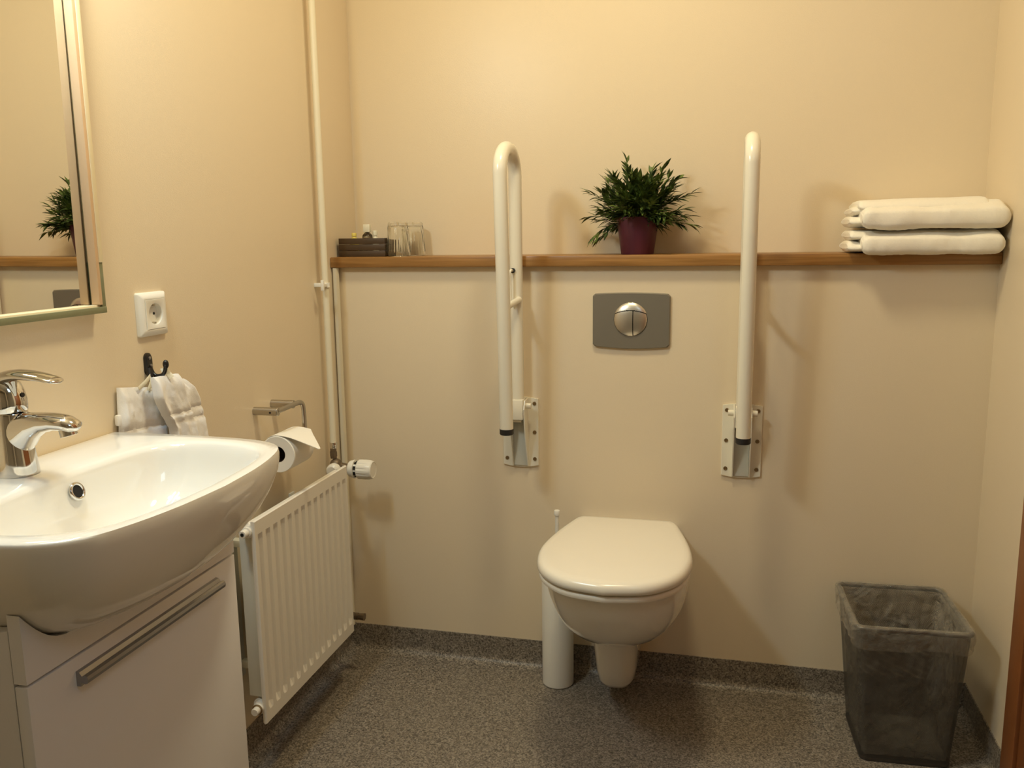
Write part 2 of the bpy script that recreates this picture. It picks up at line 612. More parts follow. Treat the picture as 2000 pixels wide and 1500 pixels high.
for dz, dy in ((0.0135, 0.0), (-0.001, 0.003)):
    bm = BM()
    lathe(bm, [(0.0032, 0.0), (0.0032, 0.0012), (0.0018, 0.0018)], (0.0063, HY + dy, 0.962 + dz), 'X', 12)
    obj('screw', bm, 'alu', t)

# ------------------------------------------------------------------ hanging hand towels
def drape(left, right, x0, depth, waves, nu=46, nv=60, seed=0, band=None):
    """closed cloth slab hanging along the wall: edges are lists of (z, y); x0(z,u) front bulge"""
    bm = BM()
    zt = max(left[0][0], right[0][0])
    rings = []
    lz = [-p[0] for p in left]; ly = [p[1] for p in left]
    rz = [-p[0] for p in right]; ry = [p[1] for p in right]
    for j in range(nv + 1):
        v = j / nv
        zl = lerp(left[0][0], left[-1][0], v)
        zr = lerp(right[0][0], right[-1][0], v)
        yl = interp(-zl, lz, ly)
        yr = interp(-zr, rz, ry)
        front, back = [], []
        for i in range(nu + 1):
            u = i / nu
            y = lerp(yl, yr, u)
            z = lerp(zl, zr, u)
            edge = min(u, 1 - u, v * 1.3 + 0.02)
            th = depth * min(1.0, (edge / 0.10)) ** 0.5 * (0.55 + 0.45 * v)
            wv = sum(a * math.sin(f * u * 2 * PI + p + v * 1.2) for a, f, p in waves) * (0.35 + 0.65 * v)
            nz = 0.004 * noise.noise(Vector((y * 26 + seed, z * 26, seed * 3.1)))
            nz += 0.0012 * noise.noise(Vector((y * 120, z * 120, seed + 9)))
            if band:
                for bz, bw in band:
                    q = (v - bz) / bw
                    nz -= 0.0035 * math.exp(-q * q)
            fx = x0 + th + wv * min(1, edge / 0.08) + nz
            bx = max(0.001, x0 - th * 0.35 + nz * 0.3)
            front.append(Vector((max(fx, bx + 0.0012), y, z + 0.0015 * noise.noise(Vector((u * 9, seed, 1))) * (1 - v))))
            back.append(Vector((bx, y, z)))
        rings.append(front + back[::-1])
    loft(bm, rings)
    return bm

t = thing('hand_towel', 'white hand towel on the left, hanging half hidden behind the basin', 'towel', (0.012, -0.86, 0.70), 'hand towels on the black hook')
bm = drape([(0.936, -0.911), (0.89, -0.914), (0.86, -0.9145), (0.62, -0.9145)], [(0.922, -0.824), (0.885, -0.79), (0.84, -0.785), (0.62, -0.78)],
           0.006, 0.017, [(0.004, 1.3, 0.4), (0.0025, 2.7, 1.0)], seed=3, band=[(0.245, 0.012)])
rbox(bm, (0.002, -0.9195, 0.868), (0.012, -0.905, 0.888), 0.003)
obj('cloth', bm, 'hand_towel', t)
bm = BM()
for a, b in (((0.012, -0.822, 0.944), (0.014, -0.862, 0.926)), ((0.013, -0.820, 0.944), (0.016, -0.838, 0.918))):
    a, b = Vector(a), Vector(b)
    tube(bm, [a, (a + b) / 2 + Vector((0.001, 0, -0.0005)), b], 0.002, 8, flat=(0.0042, 0.0007), up=(1, 0, 0.05))
obj('hanging_loop', bm, 'ribbon', t)

t = thing('hand_towel', 'white hand towel on the right, hanging higher from the front prong', 'towel', (0.04, -0.77, 0.70), 'hand towels on the black hook')
bm = drape([(0.944, -0.848), (0.905, -0.845), (0.885, -0.834), (0.84, -0.806), (0.62, -0.80)], [(0.940, -0.772), (0.925, -0.762), (0.905, -0.757), (0.84, -0.735), (0.62, -0.72)],
           0.030, 0.021, [(0.005, 1.2, 2.0), (0.003, 2.4, 0.2)], seed=8, band=[(0.235, 0.010), (0.29, 0.010)])
obj('cloth', bm, 'hand_towel', t)
bm = drape([(0.930, -0.776), (0.90, -0.772), (0.84, -0.75), (0.62, -0.74)], [(0.926, -0.745), (0.905, -0.716), (0.88, -0.700), (0.84, -0.690), (0.62, -0.675)],
           0.026, 0.014, [(0.003, 1.0, 0.6)], nu=24, seed=5, band=[(0.20, 0.012), (0.27, 0.012)])
obj('back_fold', bm, 'hand_towel', t)
bm = BM()
a, b = Vector((0.0345, -0.809, 0.9535)), Vector((0.044, -0.806, 0.938))
tube(bm, [(0.028, -0.813, 0.951), a, b], 0.002, 8, flat=(0.005, 0.0008), up=(0.2, -1, 0.3))
obj('hanging_loop', bm, 'ribbon', t)

# ------------------------------------------------------------------ washbasin
BYC, BZ = -1.19, 0.860
HALF = [(0.0, 0.266), (0.10, 0.266), (0.20, 0.265), (0.265, 0.260), (0.315, 0.247), (0.350, 0.218), (0.370, 0.165), (0.384, 0.09), (0.390, 0.0)]
hp = catmull([(a, b, 0) for a, b in HALF], 8)
OUT = hp + [Vector((p.x, -p.y, 0)) for p in hp[-2::-1]]        # from back +y round the front to back -y
# polar gauge of the outline about the wall centre
POL = sorted([(math.atan2(p.y, max(p.x, 1e-9)), math.hypot(p.x, p.y)) for p in OUT])
PA, PR = [a for a, _ in POL], [r for _, r in POL]
def sx(s_):
    return s_ ** 0.72 if s_ < 1 else s_
def gauge(x, y):
    lo, hi = 0.3, 1.6
    for _ in range(26):
        mid = (lo + hi) / 2
        a, b = x / sx(mid), y / mid
        if math.hypot(a, b) < interp(math.atan2(b, a), PA, PR): hi = mid
        else: lo = mid
    return hi
SHELL = [(1.0, -0.006), (0.999, -0.016), (0.988, -0.034), (0.966, -0.052), (0.936, -0.070), (0.897, -0.089), (0.850, -0.107), (0.800, -0.124), (0.750, -0.138), (0.70, -0.148), (0.65, -0.153)]
def shell_z(s):
    pts = sorted(SHELL)
    return interp(s, [a for a, _ in pts], [b for _, b in pts])

t = thing('washbasin', 'white ceramic washbasin with rounded front set on the cabinet', 'washbasin', (0, BYC, 0.707))
NO = len(OUT)
def outline(s, z, x_in=0.0):
    return [Vector((max(p.x * s, x_in) + 0.0005, BYC + p.y * s, BZ + z)) for p in OUT]
# inner bowl rim with the same number of points
IH = [(0.118, 0.0), (0.120, 0.09), (0.128, 0.165), (0.150, 0.207), (0.190, 0.224), (0.245, 0.224), (0.300, 0.208), (0.338, 0.172), (0.356, 0.11), (0.363, 0.0)]
ihp = catmull([(a, b, 0) for a, b in IH], 12)
def resample(pts, n):
    L = [0]
    for a, b in zip(pts[:-1], pts[1:]):
        L.append(L[-1] + (b - a).length)
    out = []
    for k in range(n):
        d = L[-1] * k / (n - 1)
        for i in range(len(L) - 1):
            if d <= L[i + 1] + 1e-12:
                tt = (d - L[i]) / max(L[i + 1] - L[i], 1e-9)
                out.append(pts[i].lerp(pts[i + 1], tt))
                break
        else:
            out.append(pts[-1])
    return out
full_in = ihp + [Vector((p.x, -p.y, 0)) for p in ihp[-2:0:-1]]   # closed loop starting at the back middle
# closed outer loop starting at the back middle
half_out = [Vector((0, 0, 0)), Vector((0, 0.13, 0))] + hp
NB = 97
oh = resample(half_out, 49)
ihr = resample(ihp, 49)
def closed(hpts):
    return hpts + [Vector((p.x, -p.y, 0)) for p in hpts[-2:0:-1]]
OC, IC = closed(oh), closed(ihr)
def ringO(s, z):
    return [Vector((p.x * sx(s) + 0.0006, BYC + p.y * s, BZ + z)) for p in OC]
bc = Vector((0.232, 0, 0))
def ringI(s, z, shift=0.0, pull=0.0):
    return [Vector((bc.x + (p.x - bc.x) * s + shift, BYC + p.y * s, BZ + z)) for p in IC]
def ringmix(tt, z):
    return [Vector((lerp(a.x, b.x, tt) + 0.0006, BYC + lerp(a.y, b.y, tt), BZ + z)) for a, b in zip(OC, IC)]
bm = BM()
rings = [ringO(s, z) for s, z in SHELL[::-1]]
rings += [ringO(0.997, -0.0018), ringmix(0.05, 0.0), ringmix(0.45, 0.0005), ringmix(0.78, -0.0002), ringmix(0.92, -0.0018)]
rings += [ringI(1.0, -0.0050), ringI(0.985, -0.0110), ringI(0.968, -0.0200), ringI(0.945, -0.036), ringI(0.90, -0.056), ringI(0.84, -0.074), ringI(0.75, -0.091), ringI(0.62, -0.104), ringI(0.46, -0.113), ringI(0.28, -0.119), ringI(0.10, -0.122)]
loft(bm, rings)
obj('bowl', bm, 'ceramic', t, angle=60)
# overflow ring on the back of the bowl
OV = Vector((0.1275, -1.165, 0.829))
nrm = Vector((0.93, 0.0, 0.36)).normalized()
rotm = nrm.to_track_quat('Z', 'Y').to_matrix()
bm = BM()
rings = []
for k in range(28):
    a = 2 * PI * k / 28
    ring = []
    for j in range(10):
        b_ = 2 * PI * j / 10
        rr_ = 0.0118 + 0.0028 * math.cos(b_)
        ring.append(OV + rotm @ Vector((rr_ * math.cos(a), rr_ * math.sin(a), 0.0028 * math.sin(b_))))
    rings.append(ring)
loft(bm, rings + [rings[0]], False, False)
bmesh.ops.remove_doubles(bm, verts=bm.verts[:], dist=1e-6)
ov = obj('overflow_ring', bm, 'chrome', t)
bm = BM()
vs = [bm.verts.new(OV + rotm @ Vector((0.0112 * math.cos(2 * PI * k / 24), 0.0112 * math.sin(2 * PI * k / 24), 0.0008))) for k in range(24)]
v2 = [bm.verts.new(OV + rotm @ Vector((0.0112 * math.cos(2 * PI * k / 24), 0.0112 * math.sin(2 * PI * k / 24), -0.002))) for k in range(24)]
bm.faces.new(vs); bm.faces.new(v2[::-1])
for k in range(24):
    bm.faces.new((vs[k], v2[k], v2[(k + 1) % 24], vs[(k + 1) % 24]))
obj('overflow_hole', bm, 'dark_hole', t)
bm = BM()
lathe(bm, [(0.001, 0.0075), (0.016, 0.007), (0.021, 0.005), (0.0225, 0.001), (0.0225, 0.0)], (0.232, BYC, BZ - 0.1215), n=32)
obj('drain_plug', bm, 'chrome', t)

# ------------------------------------------------------------------ mixer tap
TX, TY, TZ = 0.053, -1.194, BZ + 0.0006
t = thing('mixer_tap', 'chrome single-lever mixer tap on the back ledge of the basin', 'tap', (TX, TY, TZ))
def ell(cx, cz, rx, ry, dx=0.0, dz=0.0, n=36, tilt=0.0):
    """ellipse ring, horizontal when tilt = 0, tilted about the Y axis otherwise"""
    out = []
    for k in range(n):
        a = 2 * PI * k / n
        px, py = rx * math.cos(a), ry * math.sin(a)
        out.append(Vector((cx + px * math.cos(tilt), TY + py, cz - px * math.sin(tilt))))
    return out
bm = BM()
rings = [ell(TX + 0.001, TZ, 0.0305, 0.0285), ell(TX + 0.001, TZ + 0.004, 0.0305, 0.0285), ell(TX + 0.0005, TZ + 0.02, 0.0288, 0.0275), ell(TX, TZ + 0.045, 0.0268, 0.0260),
         ell(TX - 0.001, TZ + 0.07, 0.0252, 0.0248), ell(TX - 0.001, TZ + 0.088, 0.0248, 0.0245), ell(TX - 0.001, TZ + 0.0905, 0.0235, 0.0235)]
loft(bm, rings)
# spout: sections swept forward from the body
path = [(TX + 0.000, 0.918), (TX + 0.018, 0.925), (TX + 0.036, 0.9335), (TX + 0.056, 0.9385), (TX + 0.076, 0.940), (TX + 0.094, 0.9385), (TX + 0.107, 0.934), (TX + 0.1125, 0.9315)]
hw = [0.0225, 0.0222, 0.0210, 0.0195, 0.0182, 0.0172, 0.0145, 0.004]
hh = [0.033, 0.030, 0.0195, 0.0145, 0.0125, 0.0112, 0.0082, 0.003]
tube(bm, [(x, TY, z) for x, z in path], 0.01, 28, flat=list(zip(hw, hh)), up=(0, 0, 1))
obj('spout', bm, 'chrome', t, angle=55)
bm = BM()
ax = Vector((0.25, 0, -1)).normalized()
p0 = Vector((TX + 0.0935, TY, 0.932))
tube(bm, [p0, p0 + ax * 0.0115, p0 + ax * 0.012], [0.0118, 0.0118, 0.0105], 24)
obj('aerator', bm, 'chrome', t)
bm = BM()
rings = [ell(TX - 0.001, TZ + 0.092, 0.0235, 0.0238), ell(TX - 0.001, TZ + 0.094, 0.0250, 0.0248), ell(TX - 0.001, TZ + 0.108, 0.0250, 0.0245), ell(TX - 0.002, TZ + 0.122, 0.0235, 0.0230, tilt=0.1),
         ell(TX - 0.003, TZ + 0.134, 0.0195, 0.0200, tilt=0.15), ell(TX - 0.004, TZ + 0.1415, 0.0120, 0.0130, tilt=0.15), ell(TX - 0.004, TZ + 0.1435, 0.003, 0.003, tilt=0.15)]
loft(bm, rings)
lp = catmull([(TX - 0.022, TY, 0.986), (TX - 0.004, TY, 0.9995), (TX + 0.020, TY, 1.0055), (TX + 0.050, TY, 1.0045), (TX + 0.076, TY, 1.0005), (TX + 0.0895, TY, 0.9968)], 5)
m_ = len(lp) - 1
lw = [interp(i / m_, [0, 0.25, 0.6, 0.9, 1], [0.010, 0.0205, 0.0185, 0.0145, 0.004]) for i in range(m_ + 1)]
lh = [interp(i / m_, [0, 0.25, 0.6, 0.9, 1], [0.006, 0.0095, 0.0062, 0.0036, 0.0014]) for i in range(m_ + 1)]
tube(bm, lp, 0.01, 24, flat=list(zip(lw, lh)), up=(0, 0, 1))
lev = obj('lever', bm, 'chrome', t, angle=55)
bm = BM()
lathe(bm, [(0.0034, 0.0), (0.0034, 0.0012)], (TX + 0.0225, TY + 0.002, TZ + 0.116), 'X', 14)
obj('lever_screw', bm, 'black_rubber', lev, label='dark grub screw cap on the lever')

# ------------------------------------------------------------------ vanity cabinet
CX = 0.252
CY0, CY1 = -1.417, -0.967
SEAM = 0.670
t = thing('vanity_cabinet', 'white vanity cabinet under the basin with a metal bar handle', 'cabinet', (0.12, BYC, 0.0))
bm = BM()
xb = CX - 0.020
for ya in (CY0 + 0.001, CY1 - 0.017):
    poly = [Vector((xb, ya, 0.10)), Vector((0.003, ya, 0.10))]
    for k in range(31):
        x = lerp(0.003, xb, k / 30)
        g = min(gauge(x, ya - BYC), gauge(x, ya + 0.016 - BYC))
        poly.append(Vector((x, ya, min(0.800, BZ + shell_z(g) - 0.0015))))
    extrude_poly(bm, poly, (0, 0.016, 0))
rbox(bm, (0.003, CY0 + 0.017, 0.10), (xb, CY1 - 0.017, 0.116), 0.0008)
rbox(bm, (0.003, CY0 + 0.017, 0.116), (0.009, CY1 - 0.017, 0.690))
obj('body', bm, 'cabinet_white', t)
bm = BM()
rbox(bm, (0.02, CY0 + 0.02, 0.0), (0.19, CY1 - 0.02, 0.0985), 0.001)
obj('plinth', bm, 'cabinet_white', t)
# upper front panel: its top edge is scooped out to follow the bowl
bm = BM()
poly = [Vector((CX - 0.018, CY0, SEAM + 0.002)), Vector((CX - 0.018, CY1, SEAM + 0.002))]
NP = 60
for k in range(NP + 1):
    y = lerp(CY1, CY0, k / NP)
    zt_ = 0.800
    g = min(gauge(CX, y - BYC), gauge(CX - 0.018, y - BYC))
    if g < 1:
        zt_ = min(zt_, BZ + shell_z(g) - 0.0012)
    poly.append(Vector((CX - 0.018, y, zt_)))
extrude_poly(bm, poly, (0.018, 0, 0))
obj('front_panel', bm, 'cabinet_white', t, angle=25)
bm = BM()
rbox(bm, (CX - 0.018, CY0, 0.10), (CX, CY1, SEAM - 0.002), 0.0012)
dr = obj('door', bm, 'cabinet_white', t)
bm = BM()
# handle: aluminium profile bar
HZ = 0.640
hy0, hy1 = -1.340, -1.024
prof = [(0.0, -0.010), (0.006, -0.010), (0.007, -0.004), (0.013, -0.006), (0.0165, -0.0045), (0.0175, 0.000), (0.0165, 0.0045), (0.013, 0.006), (0.0085, 0.004), (0.005, 0.009), (0.0, 0.010)]
loft(bm, [[Vector((CX + a, y, HZ + b)) for a, b in prof] for y in (hy0, hy1)])
obj('handle', bm, 'alu', dr, angle=25, label='long brushed metal bar handle')

# ------------------------------------------------------------------ radiator
RX = 0.112
RY0, RY1, RZ0, RZ1 = -0.668, -0.216, 0.163, 0.614
t = thing('radiator', 'white ribbed panel radiator on the wall between basin and corner', 'radiator', (0.07, (RY0 + RY1) / 2, RZ0))
bm = BM()
NG = 14
pitch = 0.0318
g0 = (RY0 + RY1) / 2 - pitch * (NG - 1) / 2
ys = [RY0]
for k in range(NG):
    c = g0 + k * pitch
    ys += [c - 0.0095, c - 0.0045, c + 0.0045, c + 0.0095]
ys.append(RY1)
zs = [RZ0, RZ0 + 0.026, RZ0 + 0.041, RZ1 - 0.042, RZ1 - 0.029, RZ1]
def gy(y):
    for k in range(NG):
        d = abs(y - (g0 + k * pitch))
        if d < 0.0050: return 1.0
    return 0.0
grid = []
for z in zs:
    inner = RZ0 + 0.036 < z < RZ1 - 0.036
    row = []
    for y in ys:
        dx = 0.0065 * gy(y) if inner else 0.0
        row.append(bm.verts.new((RX - dx, y, z)))
    grid.append(row)
for j in range(len(zs) - 1):
    for i in range(len(ys) - 1):
        bm.faces.new((grid[j][i], grid[j][i + 1], grid[j + 1][i + 1], grid[j + 1][i]))
# rolled edge and back of the panel
border = grid[0][:] + [r[-1] for r in grid[1:]] + grid[-1][-2::-1] + [r[0] for r in grid[-2:0:-1]]
prev = border
for off, ins in ((0.0025, -0.0015), (0.006, -0.0015), (0.0095, 0.0)):
    cur = []
    for v in border:
        y = v.co.y + (ins if v.co.y <= RY0 + 1e-6 else (-ins if v.co.y >= RY1 - 1e-6 else 0))
        z = v.co.z + (ins if v.co.z <= RZ0 + 1e-6 else (-ins if v.co.z >= RZ1 - 1e-6 else 0))
        cur.append(bm.verts.new((RX - off, y, z)))
    n_ = len(border)
    for i in range(n_):
        j = (i + 1) % n_
        bm.faces.new((prev[i], prev[j], cur[j], cur[i]))
    prev = cur
bm.faces.new(prev)
obj('front_panel', bm, 'white_enamel', t, angle=20)
bm = BM()
rbox(bm, (0.066, RY0 + 0.012, RZ0 + 0.052), (0.1012, RY1 - 0.012, RZ1 - 0.038), 0.002)
for k in range(14):
    y = RY0 + 0.045 + k * 0.028
    rbox(bm, (0.050, y, RZ0 + 0.07), (0.0665, y + 0.010, RZ1 - 0.06), 0.001)
obj('convector', bm, 'grey_enamel', t, label='grey green folded convector behind the front panel')
bm = BM()
tube(bm, [(0.088, RY0 + 0.012, RZ1 - 0.021), (0.088, RY1 - 0.012, RZ1 - 0.021)], 0.0135, 20)
obj('header', bm, 'white_enamel', t)
bm = BM()
tube(bm, [(0.088, RY0 + 0.012, RZ0 + 0.034), (0.088, RY1 - 0.012, RZ0 + 0.034)], 0.0135, 20)
obj('header', bm, 'white_enamel', t)
for zz, dark in ((RZ1 - 0.021, True), (RZ0 + 0.034, False)):
    bm = BM()
    lathe(bm, [(0.0135, 0.012), (0.0140, 0.006), (0.0140, 0.0), (0.0115, -0.001), (0.0115, -0.006), (0.0085, -0.007), (0.0085, -0.018), (0.0075, -0.020)], (0.095, RY0 - 0.001, zz), 'Y', 20)
    pl = obj('plug', bm, 'white_enamel', t)
    bm = BM()
    if dark:
        lathe(bm, [(0.0042, -0.0195), (0.0042, -0.0208)], (0.095, RY0 - 0.001, zz), 'Y', 6)
        obj('key_hole', bm, 'dark_hole', pl)
    else:
        lathe(bm, [(0.0118, -0.0062), (0.0118, -0.0085)], (0.095, RY0 - 0.001, zz), 'Y', 20)
        obj('washer', bm, 'brass', pl)
for yy in (RY0 + 0.09, RY1 - 0.09):
    bm = BM()
    rbox(bm, (-0.003, yy - 0.012, RZ0 + 0.05), (0.004, yy + 0.012, RZ1 - 0.05), 0.001)
    rbox(bm, (0.003, yy - 0.010, RZ1 - 0.09), (0.062, yy + 0.010, RZ1 - 0.075), 0.001)
    rbox(bm, (0.003, yy - 0.010, RZ0 + 0.075), (0.062, yy + 0.010, RZ0 + 0.09), 0.001)
    obj('bracket', bm, 'grey_enamel', t)
# thermostatic valve
VY, VZ = -0.118, 0.585
bm = BM()
tube(bm, [(PX, VY, 0.634), (PX, VY, 0.606)], 0.0085, 18)
lathe(bm, [(0.0105, 0), (0.0105, 0.012)], (PX, VY, 0.612), 'Z', 6)
bmesh.ops.create_uvsphere(bm, u_segments=20, v_segments=12, radius=0.0165, matrix=Matrix.Translation((PX + 0.006, VY, VZ + 0.004)))
tube(bm, [(PX, VY, VZ + 0.002), (0.074, VY, VZ - 0.004)], 0.0105, 18)
tube(bm, [(0.046, VY, VZ), (0.060, -0.17, VZ - 0.003), (0.078, RY1 - 0.004, VZ - 0.005)], 0.0095, 18)
vb = obj('valve', bm, 'brass_dull', t, label='dull brass valve body at the top corner')
bm = BM()
lathe(bm, [(0.0125, 0.0), (0.0175, 0.004), (0.0190, 0.012), (0.0190, 0.018), (0.0165, 0.024), (0.012, 0.03)], (0.050, VY - 0.058, VZ), 'Y', 24)
obj('union_nut', bm, 'white_plastic', vb, label='white union cover')
bm = BM()
lathe(bm, [(0.0180, 0.0), (0.0215, 0.003), (0.0230, 0.008), (0.0230, 0.013), (0.0250, 0.0135), (0.0250, 0.018), (0.0195, 0.0185), (0.0195, 0.027)], (0.074, VY, VZ - 0.006), 'X', 36)
NFL = 44
rings = []
for h_, r_ in ((0.027, 0.0235), (0.029, 0.0262), (0.048, 0.0268), (0.060, 0.0262), (0.067, 0.0240), (0.0695, 0.0215), (0.0685, 0.0200)):
    ring = []
    for k in range(NFL):
        a = 2 * PI * k / NFL
        rr_ = r_ * (0.955 if (k % 4 == 0 and 0.028 < h_ < 0.066) else 1.0)
        ring.append(Vector((0.074 + h_, VY + rr_ * math.cos(a), VZ - 0.006 + rr_ * math.sin(a))))
    rings.append(ring)
loft(bm, rings)
hd = obj('thermostat_head', bm, 'white_plastic', vb, angle=24, label='white ribbed thermostat knob')
bm = BM()
for k in range(8):
    a = 2 * PI * (k + 0.5) / 8
    c = Vector((0.0965, VY + 0.0196 * math.cos(a), VZ - 0.006 + 0.0196 * math.sin(a)))
    rm = Matrix.Rotation(a, 3, 'X')
    rbox(bm, c - Vector((0.0036, 0.0012, 0.0046)), c + Vector((0.0036, 0.0012, 0.0046)), 0.0, rot=rm)
obj('thermostat_slot', bm, 'dark_hole', vb, label='dark slots round the thermostat neck')
# lower return valve
bm = BM()
tube(bm, [(0.088, RY1 - 0.003, RZ0 + 0.034), (0.088, -0.172, RZ0 + 0.022), (0.086, -0.155, RZ0 + 0.012)], 0.0095, 16)
tube(bm, [(0.070, -0.155, RZ0 + 0.012), (0.098, -0.155, RZ0 + 0.012)], 0.0095, 16)
tube(bm, [(0.098, -0.155, RZ0 + 0.012), (0.116, -0.155, RZ0 + 0.012)], [0.0085, 0.0105], 8)
tube(bm, [(0.076, -0.155, RZ0 + 0.012), (0.040, -0.152, RZ0 + 0.010), (0.020, -0.10, RZ0 + 0.006), (0.012, -0.03, RZ0 + 0.004)], 0.0075, 12)
obj('return_valve', bm, 'brass_dull', t, label='dull brass return valve at the bottom corner')

# ------------------------------------------------------------------ toilet roll holder and roll
PZ = 0.802
YA, YB2 = -0.452, -0.372
t = thing('toilet_roll_holder', 'brushed steel toilet roll holder with two round posts on the wall', 'holder', (0, -0.41, PZ))
for yy, x0, x1 in ((YA, 0.0, 0.061), (YB2, 0.0, 0.058)):
    bm = BM()
    lathe(bm, [(0.0096, x0), (0.0096, x1 - 0.001), (0.0088, x1)], (0, yy, PZ + (0.002 if yy == YB2 else 0)), 'X', 24)
    po = obj('post', bm, 'steel', t)
    if yy == YA:
        bm = BM()
        lathe(bm, [(0.0024, 0.0), (0.0024, -0.0012)], (0.045, yy - 0.0089, PZ - 0.001), 'Y', 12)
        obj('grub_screw', bm, 'dark_hole', po)
RCX, RCZ = 0.058, 0.704
bm = BM()
pth = catmull([(0.058, YA + 0.002, PZ + 0.001), (0.060, -0.42, PZ + 0.002), (0.0605, YB2 + 0.004, PZ + 0.003), (0.064, YB2 + 0.022, PZ + 0.002), (0.067, YB2 + 0.028, PZ - 0.01),
               (0.067, YB2 + 0.03, PZ - 0.05), (0.066, YB2 + 0.03, RCZ + 0.02), (0.064, YB2 + 0.026, RCZ + 0.011), (RCX, YB2 + 0.01, RCZ + 0.0100), (RCX, -0.41, RCZ + 0.0100), (RCX, -0.468, RCZ + 0.0100)], 6)
tube(bm, pth, 0.004, 12, flat=(0.0062, 0.0040), up=(1, 0, 0))
obj('arm', bm, 'steel', t)

t = thing('toilet_roll', 'white toilet roll with a pointed folded end on the steel holder', 'toilet roll', (RCX, -0.41, RCZ - 0.05))
bm = BM()
RY_0, RY_1 = -0.462, -0.364
lathe(bm, [(0.0187, RY_0 + 0.001), (0.0415, RY_0), (0.0430, RY_0 + 0.0015), (0.0430, RY_1 - 0.0015), (0.0415, RY_1), (0.0187, RY_1 - 0.001), (0.0187, RY_0 + 0.001)], (RCX, 0, RCZ), 'Y', 64, False, False)
bmesh.ops.remove_doubles(bm, verts=bm.verts[:], dist=1e-6)
obj('paper', bm, 'paper', t)
bm = BM()
lathe(bm, [(0.0186, RY_0 + 0.0015), (0.0186, RY_1 - 0.0015), (0.0175, RY_1 - 0.0015), (0.0175, RY_0 + 0.0015), (0.0186, RY_0 + 0.0015)], (RCX, 0, RCZ), 'Y', 32, False, False)
bmesh.ops.remove_doubles(bm, verts=bm.verts[:], dist=1e-6)
obj('core', bm, 'cardboard', t)
# the loose sheet: leaves the top of the roll and ends in a folded point
bm = BM()
prof = []
for k in range(9):
    a = lerp(R(125), R(86), k / 8)
    prof.append((RCX + 0.0438 * math.cos(a), RCZ + 0.0438 * math.sin(a), RY_1 - 0.001))
prof += [(0.078, 0.7462, RY_1 - 0.001), (0.094, 0.7430, RY_1 - 0.001), (0.112, 0.7375, -0.390), (0.130, 0.7315, -0.413), (0.148, 0.7255, -0.436), (0.162, 0.7205, -0.4545)]
rings = []
for x, z, yf_ in prof:
    yn = RY_0 + 0.001
    rings.append([Vector((x, yn, z)), Vector((x, yf_, z)), Vector((x + 0.0003, yf_, z + 0.0011)), Vector((x + 0.0003, yn, z + 0.0011))])
loft(bm, rings)
obj('loose_sheet', bm, 'paper', t, angle=25)

